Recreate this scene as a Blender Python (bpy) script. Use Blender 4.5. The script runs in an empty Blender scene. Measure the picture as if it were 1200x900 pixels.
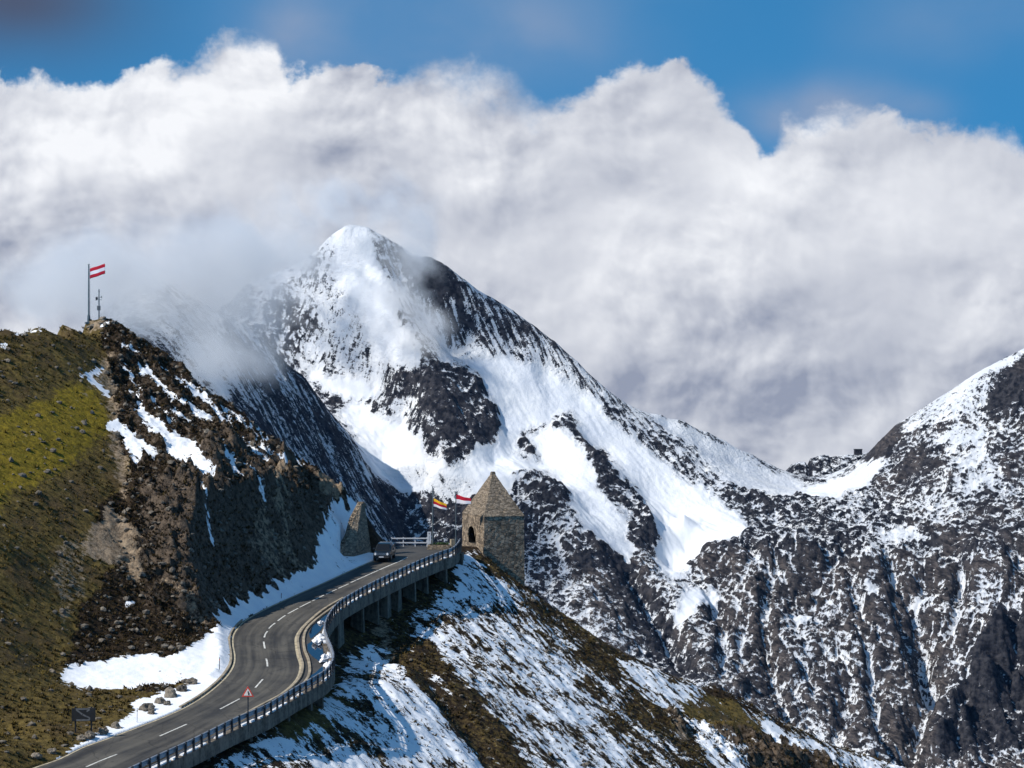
import bpy, bmesh, math, random
import numpy as np
from mathutils import Vector, Matrix

random.seed(7)
RNG = np.random.default_rng(11)
scene = bpy.context.scene
COL = scene.collection
F = 3000.0            # focal length in photo pixels (1200 wide)
HZ = 420.0            # eye level row of the photo

def at(px, py, Y):
    """the point seen at photo pixel (px, py) at distance Y"""
    return np.array([(px - 600.0) / F * Y, Y, -(py - HZ) / F * Y])

# ------------------------------------------------------------------ helpers
def link(o, parent=None):
    COL.objects.link(o)
    if parent is not None:
        o.parent = parent
    return o

def tag(o, label=None, cat=None, group=None, kind=None):
    if label: o["label"] = label
    if cat: o["category"] = cat
    if group: o["group"] = group
    if kind: o["kind"] = kind
    return o

def empty(name, loc=(0, 0, 0), rz=0.0):
    o = bpy.data.objects.new(name, None)
    o.empty_display_size = 0.5
    o.location = loc
    o.rotation_euler = (0, 0, rz)
    return link(o)

class MB:
    """collects simple shapes into one mesh"""
    def __init__(self):
        self.v, self.f = [], []
    def add(self, vs, fs):
        b = len(self.v)
        self.v += [tuple(p) for p in vs]
        self.f += [tuple(i + b for i in f) for f in fs]
        return self
    def box(self, c, s, rz=0.0, taper=1.0):
        hx, hy, hz = s[0] / 2, s[1] / 2, s[2] / 2
        ca, sa = math.cos(rz), math.sin(rz)
        vs = []
        for dz, k in ((-hz, 1.0), (hz, taper)):
            for dx, dy in ((-hx, -hy), (hx, -hy), (hx, hy), (-hx, hy)):
                x, y = dx * k, dy * k
                vs.append((c[0] + x * ca - y * sa, c[1] + x * sa + y * ca, c[2] + dz))
        return self.add(vs, [(3, 2, 1, 0), (4, 5, 6, 7), (0, 1, 5, 4), (1, 2, 6, 5), (2, 3, 7, 6), (3, 0, 4, 7)])
    def tube(self, p, q, r, r2=None, n=10):
        p, q = Vector(p), Vector(q)
        r2 = r if r2 is None else r2
        d = (q - p).normalized()
        a = d.orthogonal().normalized()
        b = d.cross(a)
        vs = []
        for c, rr in ((p, r), (q, r2)):
            for i in range(n):
                t = 2 * math.pi * i / n
                vs.append(c + a * (rr * math.cos(t)) + b * (rr * math.sin(t)))
        fs = [(i, (i + 1) % n, n + (i + 1) % n, n + i) for i in range(n)]
        fs += [tuple(range(n - 1, -1, -1)), tuple(range(n, 2 * n))]
        return self.add(vs, fs)
    def prism(self, pts, axis, depth):
        """closed outline pts (3-D) pushed along axis by depth"""
        n = len(pts)
        d = Vector(axis) * depth
        vs = [Vector(p) for p in pts] + [Vector(p) + d for p in pts]
        fs = [tuple(range(n - 1, -1, -1)), tuple(range(n, 2 * n))]
        fs += [(i, (i + 1) % n, n + (i + 1) % n, n + i) for i in range(n)]
        return self.add(vs, fs)
    def sweep(self, path, profile, closed_profile=True):
        """path: list of 3-D points; profile: list of (side, up) offsets"""
        m = len(profile)
        n = len(path)
        vs = []
        for i in range(n):
            a = path[max(0, i - 1)]; b = path[min(n - 1, i + 1)]
            t = np.array([b[0] - a[0], b[1] - a[1]]); t = t / (np.linalg.norm(t) + 1e-9)
            s = np.array([t[1], -t[0]])
            for (o, u) in profile:
                vs.append((path[i][0] + s[0] * o, path[i][1] + s[1] * o, path[i][2] + u))
        fs = []
        for i in range(n - 1):
            for j in range(m if closed_profile else m - 1):
                k = (j + 1) % m
                fs.append((i * m + j, i * m + k, (i + 1) * m + k, (i + 1) * m + j))
        if closed_profile:
            fs.append(tuple(range(m)))
            fs.append(tuple((n - 1) * m + j for j in range(m - 1, -1, -1)))
        return self.add(vs, fs)
    def build(self, name, mat, parent=None, smooth=False, bevel=0.0):
        me = bpy.data.meshes.new(name)
        me.from_pydata(self.v, [], self.f)
        bm = bmesh.new(); bm.from_mesh(me)
        bmesh.ops.recalc_face_normals(bm, faces=bm.faces)
        bm.to_mesh(me); bm.free()
        if smooth:
            me.polygons.foreach_set("use_smooth", [True] * len(me.polygons))
        if mat is not None:
            me.materials.append(mat)
        o = bpy.data.objects.new(name, me)
        link(o, parent)
        if bevel > 0:
            b = o.modifiers.new("bevel", "BEVEL")
            b.width = bevel; b.segments = 2; b.limit_method = "ANGLE"
        return o

# ------------------------------------------------------------------ node helpers
class E:
    """tiny expression wrapper round shader sockets"""
    def __init__(self, nt, s): self.nt, self.s = nt, s
    def _m(self, op, *o, clamp=False):
        n = self.nt.nodes.new("ShaderNodeMath"); n.operation = op; n.use_clamp = clamp
        for i, x in enumerate((self,) + o):
            if isinstance(x, E): self.nt.links.new(x.s, n.inputs[i])
            else: n.inputs[i].default_value = float(x)
        return E(self.nt, n.outputs[0])
    def __add__(self, o): return self._m("ADD", o)
    __radd__ = __add__
    def __sub__(self, o): return self._m("SUBTRACT", o)
    def __rsub__(self, o): return (self * -1.0) + o
    def __mul__(self, o): return self._m("MULTIPLY", o)
    __rmul__ = __mul__
    def __truediv__(self, o): return self._m("DIVIDE", o)
    def pow(self, o): return self._m("POWER", o)
    def max(self, o): return self._m("MAXIMUM", o)
    def min(self, o): return self._m("MINIMUM", o)
    def abs(self): return self._m("ABSOLUTE")
    def clamp(self): return self._m("ADD", 0.0, clamp=True)
    def exp(self): return self._m("EXPONENT")
    def step(self, a, b, lo=0.0, hi=1.0):
        n = self.nt.nodes.new("ShaderNodeMapRange"); n.interpolation_type = "SMOOTHSTEP"
        self.nt.links.new(self.s, n.inputs[0])
        for k, x in ((1, a), (2, b), (3, lo), (4, hi)):
            if isinstance(x, E): self.nt.links.new(x.s, n.inputs[k])
            else: n.inputs[k].default_value = x
        return E(self.nt, n.outputs[0])

def put(nt, x, sock):
    if isinstance(x, E): nt.links.new(x.s, sock)
    elif hasattr(x, "is_output"): nt.links.new(x, sock)
    else: sock.default_value = x

def mixc(nt, f, a, b):
    n = nt.nodes.new("ShaderNodeMix"); n.data_type = "RGBA"
    put(nt, f, n.inputs[0])
    for x, s in ((a, n.inputs[6]), (b, n.inputs[7])):
        if isinstance(x, tuple): s.default_value = (*x, 1.0)
        else: put(nt, x, s)
    return E(nt, n.outputs[2])

def vec(nt, x, y, z=0.0):
    n = nt.nodes.new("ShaderNodeCombineXYZ")
    for v, s in ((x, n.inputs[0]), (y, n.inputs[1]), (z, n.inputs[2])): put(nt, v, s)
    return E(nt, n.outputs[0])

def noise(nt, v, scale, detail=6.0, rough=0.55, dist=0.0, ntype="FBM", dim="3D"):
    n = nt.nodes.new("ShaderNodeTexNoise"); n.noise_dimensions = dim
    try: n.noise_type = ntype
    except Exception: pass
    if v is not None: put(nt, v, n.inputs["Vector"])
    n.inputs["Scale"].default_value = scale
    n.inputs["Detail"].default_value = detail
    n.inputs["Roughness"].default_value = rough
    n.inputs["Distortion"].default_value = dist
    return E(nt, n.outputs[0])

def voro(nt, v, scale, feature="F1", rnd=1.0, out="Distance"):
    n = nt.nodes.new("ShaderNodeTexVoronoi"); n.feature = feature
    if v is not None: put(nt, v, n.inputs["Vector"])
    n.inputs["Scale"].default_value = scale
    n.inputs["Randomness"].default_value = rnd
    return E(nt, n.outputs[out])

def attr(nt, name):
    n = nt.nodes.new("ShaderNodeAttribute"); n.attribute_name = name
    return E(nt, n.outputs["Fac"])

def pos(nt):
    n = nt.nodes.new("ShaderNodeNewGeometry")
    sp = nt.nodes.new("ShaderNodeSeparateXYZ")
    nt.links.new(n.outputs["Position"], sp.inputs[0])
    sn = nt.nodes.new("ShaderNodeSeparateXYZ")
    nt.links.new(n.outputs["Normal"], sn.inputs[0])
    return (E(nt, n.outputs["Position"]), [E(nt, s) for s in sp.outputs], [E(nt, s) for s in sn.outputs])

def objco(nt):
    n = nt.nodes.new("ShaderNodeTexCoord")
    sp = nt.nodes.new("ShaderNodeSeparateXYZ")
    nt.links.new(n.outputs["Object"], sp.inputs[0])
    return E(nt, n.outputs["Object"]), [E(nt, s) for s in sp.outputs]

def bump(nt, h, strength, dist, normal=None):
    n = nt.nodes.new("ShaderNodeBump")
    n.inputs["Strength"].default_value = strength
    n.inputs["Distance"].default_value = dist
    put(nt, h, n.inputs["Height"])
    if normal is not None: put(nt, normal, n.inputs["Normal"])
    return E(nt, n.outputs[0])

def material(name):
    m = bpy.data.materials.new(name); m.use_nodes = True
    nt = m.node_tree
    b = nt.nodes["Principled BSDF"]
    b.inputs["Specular IOR Level"].default_value = 0.25
    return m, nt, b

def plain(name, col, rough=0.6, metal=0.0, var=0.25, scale=3.0, bumpy=0.0, spec=0.4):
    """a painted / cast surface with some wear in it"""
    m, nt, b = material(name)
    co, _ = objco(nt)
    n = noise(nt, co, scale, 5, 0.6)
    f = n.step(0.3, 0.7)
    lo = tuple(c * (1 - var) for c in col); hi = tuple(min(1, c * (1 + var)) for c in col)
    put(nt, mixc(nt, f, lo, hi), b.inputs["Base Color"])
    put(nt, n * 0.25 + (rough - 0.12), b.inputs["Roughness"])
    b.inputs["Metallic"].default_value = metal
    b.inputs["Specular IOR Level"].default_value = spec
    if bumpy: put(nt, bump(nt, noise(nt, co, scale * 6, 4, 0.6), bumpy, 0.02), b.inputs["Normal"])
    return m

# ------------------------------------------------------------------ numpy noise
def _h(ix, iy, seed):
    h = (ix.astype(np.int64) * 374761393 + iy.astype(np.int64) * 668265263 + seed * 974711) & 0xFFFFFFFF
    h = ((h ^ (h >> 13)) * 1274126177) & 0xFFFFFFFF
    return (h ^ (h >> 16)) & 0xFFFF

def perlin(x, y, seed=0):
    xi, yi = np.floor(x), np.floor(y)
    fx, fy = x - xi, y - yi
    u = fx * fx * fx * (fx * (fx * 6 - 15) + 10); v = fy * fy * fy * (fy * (fy * 6 - 15) + 10)
    def g(dx, dy):
        a = _h(xi + dx, yi + dy, seed) * (2 * math.pi / 65536)
        return np.cos(a) * (fx - dx) + np.sin(a) * (fy - dy)
    a, b, c, d = g(0, 0), g(1, 0), g(0, 1), g(1, 1)
    return 1.5 * ((a + (b - a) * u) + ((c + (d - c) * u) - (a + (b - a) * u)) * v)

def fbm(x, y, octv=5, gain=0.5, lac=2.03, seed=0):
    s = 0; a = 1.0; t = 0
    for i in range(octv):
        s = s + a * perlin(x, y, seed + 17 * i); t += a
        x, y, a = x * lac + 3.1, y * lac + 7.7, a * gain
    return s / t

def ridged(x, y, octv=5, gain=0.5, lac=2.07, seed=0):
    s = 0; a = 1.0; t = 0; w = 1.0
    for i in range(octv):
        r = (1 - np.abs(perlin(x, y, seed + 31 * i))) ** 2
        s = s + a * r * w; t += a
        w = np.clip(r * 1.4, 0, 1)
        x, y, a = x * lac + 1.7, y * lac + 5.3, a * gain
    return s / t

def inpoly(px, py, poly):
    poly = np.asarray(poly, float)
    r = np.zeros(px.shape, bool)
    x0, y0 = poly.min(0); x1, y1 = poly.max(0)
    sel = (px >= x0) & (px <= x1) & (py >= y0) & (py <= y1)
    if not sel.any(): return r
    X, Yy = px[sel], py[sel]
    c = np.zeros(X.shape, bool)
    n = len(poly)
    for i in range(n):
        ax, ay = poly[i]; bx, by = poly[(i + 1) % n]
        if ay == by: continue
        k = ((ay > Yy) != (by > Yy)) & (X < (bx - ax) * (Yy - ay) / (by - ay) + ax)
        c ^= k
    r[sel] = c
    return r

def rbf(pts, vals, X, Y, step=6, smooth=0.0):
    """linear-kernel interpolation through scattered points, evaluated on a coarse grid and refined"""
    P = np.asarray(pts, float); v = np.asarray(vals, float)
    S = 1.0 / np.ptp(P[:, 0])
    n = len(P)
    A = np.zeros((n + 3, n + 3))
    d = np.sqrt(((P[:, None, :] - P[None, :, :]) ** 2).sum(-1)) * S
    A[:n, :n] = -d - np.eye(n) * smooth
    A[:n, n] = 1; A[:n, n + 1:] = P * S
    A[n:, :n] = A[:n, n:].T
    w = np.linalg.solve(A, np.concatenate([v, np.zeros(3)]))
    xs, ys = X[0, :], Y[:, 0]
    cx = np.linspace(xs[0], xs[-1], max(8, len(xs) // step)); cy = np.linspace(ys[0], ys[-1], max(8, len(ys) // step))
    CX, CY = np.meshgrid(cx, cy)
    Z = w[n] + w[n + 1] * CX * S + w[n + 2] * CY * S
    for i in range(n):
        Z -= w[i] * np.sqrt((CX - P[i, 0]) ** 2 + (CY - P[i, 1]) ** 2) * S
    # bilinear refinement
    fx = (xs - cx[0]) / (cx[1] - cx[0]); fy = (ys - cy[0]) / (cy[1] - cy[0])
    ix = np.clip(fx.astype(int), 0, len(cx) - 2); iy = np.clip(fy.astype(int), 0, len(cy) - 2)
    tx = (fx - ix)[None, :]; ty = (fy - iy)[:, None]
    a = Z[np.ix_(iy, ix)]; b = Z[np.ix_(iy, ix + 1)]; c = Z[np.ix_(iy + 1, ix)]; e = Z[np.ix_(iy + 1, ix + 1)]
    return (a * (1 - tx) + b * tx) * (1 - ty) + (c * (1 - tx) + e * tx) * ty

def blur(a, k):
    if k < 1: return a
    w = np.hanning(2 * k + 3)[1:-1]; w /= w.sum()
    p = np.pad(a, ((k, k), (0, 0)), mode="edge")
    a = sum(w[i] * p[i:i + a.shape[0], :] for i in range(2 * k + 1))
    p = np.pad(a, ((0, 0), (k, k)), mode="edge")
    return sum(w[i] * p[:, i:i + a.shape[1]] for i in range(2 * k + 1))

def grid_mesh(name, X, Y, Z, mat, keep=None, attrs=None, smooth=True):
    ny, nx = X.shape
    co = np.stack([X, Y, Z], -1).reshape(-1, 3).astype(np.float32)
    idx = np.arange(nx * ny).reshape(ny, nx)
    q = np.stack([idx[:-1, :-1], idx[:-1, 1:], idx[1:, 1:], idx[1:, :-1]], -1).reshape(-1, 4)
    if keep is not None:
        k = keep[:-1, :-1] & keep[:-1, 1:] & keep[1:, 1:] & keep[1:, :-1]
        q = q[k.reshape(-1)]
        used = np.unique(q)
        remap = np.full(nx * ny, -1, np.int64); remap[used] = np.arange(len(used))
        q = remap[q]; co = co[used]
    else:
        used = np.arange(nx * ny)
    me = bpy.data.meshes.new(name)
    me.vertices.add(len(co)); me.vertices.foreach_set("co", co.reshape(-1))
    me.loops.add(q.size); me.loops.foreach_set("vertex_index", q.reshape(-1).astype(np.int32))
    me.polygons.add(len(q))
    me.polygons.foreach_set("loop_start", np.arange(0, q.size, 4, dtype=np.int32))
    me.polygons.foreach_set("loop_total", np.full(len(q), 4, np.int32))
    me.update(calc_edges=True)
    me.polygons.foreach_set("use_smooth", np.full(len(q), smooth, bool))
    for nme, arr in (attrs or {}).items():
        a = me.attributes.new(nme, "FLOAT", "POINT")
        a.data.foreach_set("value", np.asarray(arr, np.float32).reshape(-1)[used])
    me.materials.append(mat)
    return link(bpy.data.objects.new(name, me))

def spline(pts, step):
    """Catmull-Rom through pts, resampled at about equal steps"""
    P = np.asarray(pts, float)
    Q = np.vstack([2 * P[0] - P[1], P, 2 * P[-1] - P[-2]])
    out = []
    for i in range(len(P) - 1):
        p0, p1, p2, p3 = Q[i:i + 4]
        for t in np.linspace(0, 1, 24, endpoint=False):
            out.append(0.5 * ((2 * p1) + (-p0 + p2) * t + (2 * p0 - 5 * p1 + 4 * p2 - p3) * t * t + (-p0 + 3 * p1 - 3 * p2 + p3) * t ** 3))
    out.append(P[-1]); out = np.array(out)
    d = np.concatenate([[0], np.cumsum(np.linalg.norm(np.diff(out, axis=0), axis=1))])
    n = max(2, int(round(d[-1] / step)) + 1)
    s = np.linspace(0, d[-1], n)
    return np.stack([np.interp(s, d, out[:, k]) for k in range(out.shape[1])], 1)
# ------------------------------------------------------------------ camera, sun, sky
cam = bpy.data.cameras.new("camera")
cam.sensor_width = 36.0
cam.lens = F / 1200.0 * 36.0
cam.shift_y = -(450.0 - HZ) / 1200.0
cam.clip_start = 1.0
cam.clip_end = 60000.0
co = link(bpy.data.objects.new("camera", cam))
co.rotation_euler = (math.radians(90), 0, 0)
scene.camera = co

SUN_EL = math.radians(43.0)
SUN_AZ = math.radians(270.0 - 26.0)         # clockwise from +Y: from the left, a little behind the camera
SD = Vector((math.sin(SUN_AZ) * math.cos(SUN_EL), math.cos(SUN_AZ) * math.cos(SUN_EL), math.sin(SUN_EL)))
sun = bpy.data.lights.new("sun", "SUN")
sun.energy = 4.9; sun.angle = math.radians(0.5); sun.color = (1.0, 0.95, 0.87)
so = link(bpy.data.objects.new("sun", sun))
so.rotation_euler = (-SD).to_track_quat("-Z", "Y").to_euler()

vs = scene.view_settings
vs.view_transform = "Standard"; vs.look = "None"; vs.gamma = 1.0; vs.use_curve_mapping = False
vs.exposure = 0.06
scene.cycles.volume_bounces = 2
scene.cycles.volume_step_rate = 2.0
scene.cycles.max_bounces = 6
scene.cycles.use_denoising = True

world = bpy.data.worlds.new("World"); scene.world = world
world.use_nodes = True
nt = world.node_tree
nt.nodes.clear()
W = nt
tc = nt.nodes.new("ShaderNodeTexCoord")
sp = nt.nodes.new("ShaderNodeSeparateXYZ"); nt.links.new(tc.outputs["Generated"], sp.inputs[0])
gx, gy, gz = [E(nt, s) for s in sp.outputs]
sky = nt.nodes.new("ShaderNodeTexSky"); sky.sky_type = "NISHITA"; sky.sun_disc = False
sky.sun_elevation = SUN_EL; sky.sun_rotation = SUN_AZ
sky.altitude = 2500.0; sky.air_density = 1.0; sky.dust_density = 0.2; sky.ozone_density = 4.0
# the mountain air is deep blue almost down to the horizon: look the sky up a little higher
nt.links.new(vec(nt, gx, gy, gz.max(0.0) * 0.7 + 0.30).s, sky.inputs["Vector"])

yy = gy.max(0.05)
U = gx / yy * (F / 100.0) + 6.0            # azimuth and height in hundreds of photo pixels
V = (HZ / 100.0) - gz / yy * (F / 100.0)
P = vec(nt, U, V, 0.0)
warp = noise(nt, P, 0.55, 1.5, 0.4)
warp2 = noise(nt, vec(nt, U + 31.0, V + 11.0), 0.55, 1.5, 0.4)
Uw = U + (warp - 0.5) * 0.7
Vw = V + (warp2 - 0.5) * 0.7
def fcurve(x, pts):
    n = nt.nodes.new("ShaderNodeFloatCurve")
    c = n.mapping.curves[0]
    while len(c.points) > 2: c.points.remove(c.points[1])
    c.points[0].location = pts[0]; c.points[-1].location = pts[-1]
    for p in pts[1:-1]: c.points.new(*p)
    for p in c.points: p.handle_type = "AUTO"
    n.mapping.update()
    put(nt, x, n.inputs["Value"])
    return E(nt, n.outputs[0])
TOP = [(0, 95), (50, 101), (110, 108), (150, 92), (200, 88), (240, 72), (262, 60), (290, 56), (320, 68), (342, 98), (365, 92), (400, 82), (440, 90), (490, 96), (540, 92), (600, 112), (645, 140), (680, 118), (720, 95), (765, 84), (795, 72), (815, 86), (845, 118), (875, 155), (900, 176), (920, 155), (950, 152), (985, 142), (1030, 140), (1080, 150), (1130, 150), (1165, 166), (1200, 186)]
top = fcurve((U / 12.0).clamp(), [(x / 1200.0, y / 400.0) for x, y in TOP]) * 4.0
def puff(u_, v_, k, sc, det, rough, sm=0.6):
    n = nt.nodes.new("ShaderNodeTexVoronoi"); n.feature = "SMOOTH_F1"; n.voronoi_dimensions = "2D"
    n.inputs["Scale"].default_value = sc; n.inputs["Detail"].default_value = det
    n.inputs["Roughness"].default_value = rough; n.inputs["Lacunarity"].default_value = 2.1
    n.inputs["Smoothness"].default_value = sm
    try: n.normalize = True
    except Exception: pass
    put(nt, vec(nt, u_ + k * 7.7, v_ + k * 3.1), n.inputs["Vector"])
    return E(nt, n.outputs["Distance"]) * -1.0 + 1.0
billow = puff(Uw, Vw * 1.1, 2.0, 0.9, 4.0, 0.5, 0.6) * 0.5 + noise(nt, vec(nt, Uw, Vw * 1.1, 3.0), 1.7, 9, 0.62) * 0.75
d = (V - top) + (billow - 0.72) * 1.05 + (noise(nt, vec(nt, U, V * 1.2, 6.0), 4.2, 6, 0.62) - 0.5) * 0.32 + 0.08
soft = warp.step(0.35, 0.65, 0.08, 0.26) + U.step(4.3, 5.2, 0.0, 0.22) * U.step(6.6, 6.0)
alpha = d.step(soft * -0.6, soft)
# billows lit from the upper left
def cloudh(du, dv):
    a = puff(Uw + du, Vw * 1.12 + dv, 1.3, 0.62, 3.5, 0.48, 0.8)
    b = noise(nt, vec(nt, Uw * 0.85 + du * 0.85, Vw + dv, 5.0), 0.75, 4, 0.48)
    return a * 0.8 + b * 0.95
lit = cloudh(0, 0) - cloudh(-0.20, -0.26)
def cloudf(du, dv):
    return puff(Uw + du, Vw * 1.1 + dv, 4.1, 1.9, 3.0, 0.5, 0.5) * 0.55 + noise(nt, vec(nt, Uw + du, Vw * 1.1 + dv, 8.0), 2.6, 5, 0.55) * 0.6
litf = cloudf(0, 0) - cloudf(-0.07, -0.09)
soften = noise(nt, vec(nt, U, V, 20.0), 0.28, 2, 0.5).step(0.38, 0.62, 0.25, 1.0)
def blob(cx, cy, rx, ry, amp):
    a = (Uw - cx / 100.0) * (100.0 / rx); b = (Vw - cy / 100.0) * (100.0 / ry)
    return ((a * a + b * b) * -1.0).exp() * amp
Bsum = None
for bl in [(60, 145, 190, 70, .20), (240, 115, 120, 55, .26), (150, 175, 120, 50, .16), (330, 130, 90, 60, .02), (400, 170, 120, 60, -.10), (60, 320, 160, 90, -.20), (240, 240, 110, 50, -.02), (470, 250, 110, 40, -.18), (330, 230, 100, 40, .04), (170, 290, 60, 40, .02), (550, 210, 60, 60, .10), (690, 280, 110, 60, .14), (760, 110, 80, 40, .10), (740, 190, 90, 50, -.08), (860, 210, 70, 60, .16), (1020, 230, 150, 50, .18), (1100, 170, 110, 30, -.04), (950, 320, 120, 40, -.02), (800, 330, 70, 50, .08), (860, 470, 200, 70, -.16), (1000, 430, 150, 60, -.10), (1150, 350, 90, 60, .05), (560, 300, 60, 40, .06)]:
    e = blob(*bl); Bsum = e if Bsum is None else Bsum + e
rim = ((V - top).max(0.0) * -2.2).exp() * U.step(2.5, 6.0, 0.10, 0.02)
# banks of cumulus one behind the other: each has a bright crown and a greyer body
def bank(base, amp, seed, crown, fall):
    hgt = noise(nt, vec(nt, U * 0.75 + seed, seed * 1.7), 0.55, 2, 0.5)
    tk = (hgt - 0.5) * amp * -1.0 + base
    bl = puff(Uw + seed, Vw * 1.1 + seed, 1.0 + seed, 0.95, 3.0, 0.5, 0.7) * 0.55 + noise(nt, vec(nt, Uw + seed, Vw * 1.1, seed), 1.3, 6, 0.55) * 0.6
    dk = V - tk + (bl - 0.66) * 0.95
    sft = noise(nt, vec(nt, U + seed, V, seed + 3.0), 0.5, 1, 0.5).step(0.38, 0.62, 0.16, 0.75)
    ak = dk.step(sft * -0.5, sft)
    bk = (dk.max(0.0) * -fall).exp() * crown
    return ak, bk
B0 = 0.46 + (lit * 2.3 + litf * 1.15) * soften + Bsum + rim
for base, amp, seed, crown, fall in ((1.75, 1.3, 3.0, 0.30, 1.5), (2.55, 1.6, 9.0, 0.26, 1.3), (3.5, 1.6, 15.0, 0.20, 1.1)):
    ak, bk = bank(base, amp, seed, crown, fall)
    Bk = 0.35 + bk * 1.35 + Bsum * 1.1 + (lit * 2.0 + litf * 0.95) * soften
    B0 = B0 + (Bk - B0) * ak * 0.8
Bc = B0.clamp()
ccol = mixc(nt, Bc, (0.29, 0.325, 0.425), (0.90, 0.915, 0.95))
# thin high veils and the dark bank top left
veil = (noise(nt, vec(nt, Uw * 0.7, Vw * 0.9, 14.0), 0.5, 5, 0.5)).step(0.36, 0.66)
vmask = blob(520, 30, 210, 90, 0.62) + blob(1120, 20, 130, 60, 0.35) + blob(640, 60, 90, 80, 0.2) + blob(350, 50, 60, 40, .25) + blob(915, 135, 60, 34, 0.8) + blob(985, 118, 48, 34, 0.9) + blob(1060, 135, 60, 26, 0.5) + blob(350, 20, 50, 60, 0.5)
valpha = (vmask * (veil * 0.7 + 0.45)).clamp()
dark = (blob(10, -5, 150, 85, 1.0)).clamp()
b_sky = nt.nodes.new("ShaderNodeBackground"); b_sky.inputs[1].default_value = 0.145
hs = nt.nodes.new("ShaderNodeHueSaturation"); hs.inputs["Saturation"].default_value = 1.26; hs.inputs["Hue"].default_value = 0.484; hs.inputs["Value"].default_value = 1.08
nt.links.new(sky.outputs[0], hs.inputs["Color"])
nt.links.new(hs.outputs[0], b_sky.inputs[0])
b_cl = nt.nodes.new("ShaderNodeBackground"); b_cl.inputs[1].default_value = 1.0
nt.links.new(ccol.s, b_cl.inputs[0])
b_vl = nt.nodes.new("ShaderNodeBackground"); b_vl.inputs[0].default_value = (0.24, 0.33, 0.50, 1)
b_dk = nt.nodes.new("ShaderNodeBackground"); b_dk.inputs[0].default_value = (0.075, 0.10, 0.17, 1)
side = (gx / yy).abs().step(0.9, 0.35) * gy.step(0.0, 0.3)
def mixs(f, a, b):
    m = nt.nodes.new("ShaderNodeMixShader"); put(nt, f, m.inputs[0])
    nt.links.new(a, m.inputs[1]); nt.links.new(b, m.inputs[2]); return m.outputs[0]
s1 = mixs(valpha * side, b_sky.outputs[0], b_vl.outputs[0])
s1 = mixs(dark * side, s1, b_dk.outputs[0])
s1 = mixs(alpha * side, s1, b_cl.outputs[0])
# broken cloud added over the unseen rest of the sky as neutral fill light
over = noise(nt, vec(nt, gx, gy, gz * 1.6), 2.2, 3, 0.5).step(0.44, 0.60) * gz.step(-0.02, 0.06)
b_ov = nt.nodes.new("ShaderNodeBackground"); b_ov.inputs[0].default_value = (0.62, 0.64, 0.69, 1)
s1 = mixs(over * (side * -1.0 + 1.0) * 0.25, s1, b_ov.outputs[0])
world.cycles.sampling_method = "MANUAL"; world.cycles.sample_map_resolution = 512
out = nt.nodes.new("ShaderNodeOutputWorld"); nt.links.new(s1, out.inputs[0])
# ------------------------------------------------------------------ materials of the land
def snow_colour(nt, v):
    n = noise(nt, v, 0.6, 4, 0.6)
    return mixc(nt, n.step(0.35, 0.7), (0.80, 0.82, 0.86), (0.90, 0.905, 0.91))

# --- near hillside: heath, grass, broken rock, old snow
M_HILL, nt, bs = material("hillside heath rock and snow")
p, (x, y, z), (nx_, ny_, nz_) = pos(nt)
sA = attr(nt, "snow"); rA = attr(nt, "rock"); gA = attr(nt, "grass"); mA = attr(nt, "moss"); tA = attr(nt, "tan")
s_ = x * 0.52 + y * -0.85; t_ = x * 0.85 + y * 0.52
iso = noise(nt, p, 1.7, 7, 0.65)
streak = noise(nt, vec(nt, s_ * 0.34 + iso * 0.5, t_ * 1.25 + iso * 0.5, z * 0.4), 1.0, 8, 0.66)
fine = noise(nt, p, 6.0, 5, 0.7)
patch = noise(nt, p, 0.22, 5, 0.6)
speck = noise(nt, vec(nt, x, y, z * 1.8), 3.2, 4, 0.75)
heath = mixc(nt, iso.step(0.36, 0.62), (0.012, 0.0085, 0.006), (0.045, 0.030, 0.017))
heath = mixc(nt, speck.step(0.58, 0.70), heath, (0.16, 0.115, 0.065))
olive = mixc(nt, iso.step(0.34, 0.66), (0.058, 0.042, 0.014), (0.165, 0.118, 0.036))
olive = mixc(nt, patch.step(0.47, 0.64), olive, mixc(nt, fine.step(.35, .65), (0.065, 0.042, 0.018), (0.125, 0.088, 0.04)))
olive = mixc(nt, speck.step(0.60, 0.72), olive, (0.22, 0.17, 0.10))
mossc = mixc(nt, iso.step(0.33, 0.66), (0.110, 0.082, 0.010), (0.26, 0.19, 0.020))
rocktex = voro(nt, vec(nt, x + iso * 0.8, y + iso * 0.8, z * 1.6), 1.1, out="Distance")
rockc = mixc(nt, (iso * 0.6 + fine * 0.4).step(0.34, 0.66), (0.018, 0.014, 0.011), (0.165, 0.125, 0.092))
tanc = mixc(nt, (iso * 0.5 + fine * 0.5).step(0.35, 0.65), (0.12, 0.085, 0.055), (0.38, 0.29, 0.20))
c = mixc(nt, (gA * 1.25 + (iso - 0.5) * 0.8 + (streak - 0.5) * 0.4).step(0.35, 0.65), heath, olive)
c = mixc(nt, (mA + (iso - 0.5) * 0.9 + (patch - 0.5) * 0.8).step(0.3, 0.8), c, mossc)
c = mixc(nt, (rA + (iso - 0.5) * 0.9).step(0.4, 0.6), c, rockc)
c = mixc(nt, (tA + (iso - 0.5) * 1.0 + (fine - 0.5) * 0.5).step(0.4, 0.65), c, tanc)
sn = (sA + (streak - 0.5) * 1.9 + (iso - 0.5) * 1.3 + (fine - 0.5) * 0.8 + (patch - 0.5) * 1.7 + (nz_ - 0.75) * 0.3).step(0.48, 0.56)
sn = sn * sA.step(0.02, 0.08)
c = mixc(nt, sn, c, snow_colour(nt, p))
put(nt, c, bs.inputs["Base Color"])
bs.inputs["Roughness"].default_value = 0.9
bs.inputs["Specular IOR Level"].default_value = 0.12
rough_h = (iso * 0.5 + fine * 0.35 + rocktex * 0.35 * rA)
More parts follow.
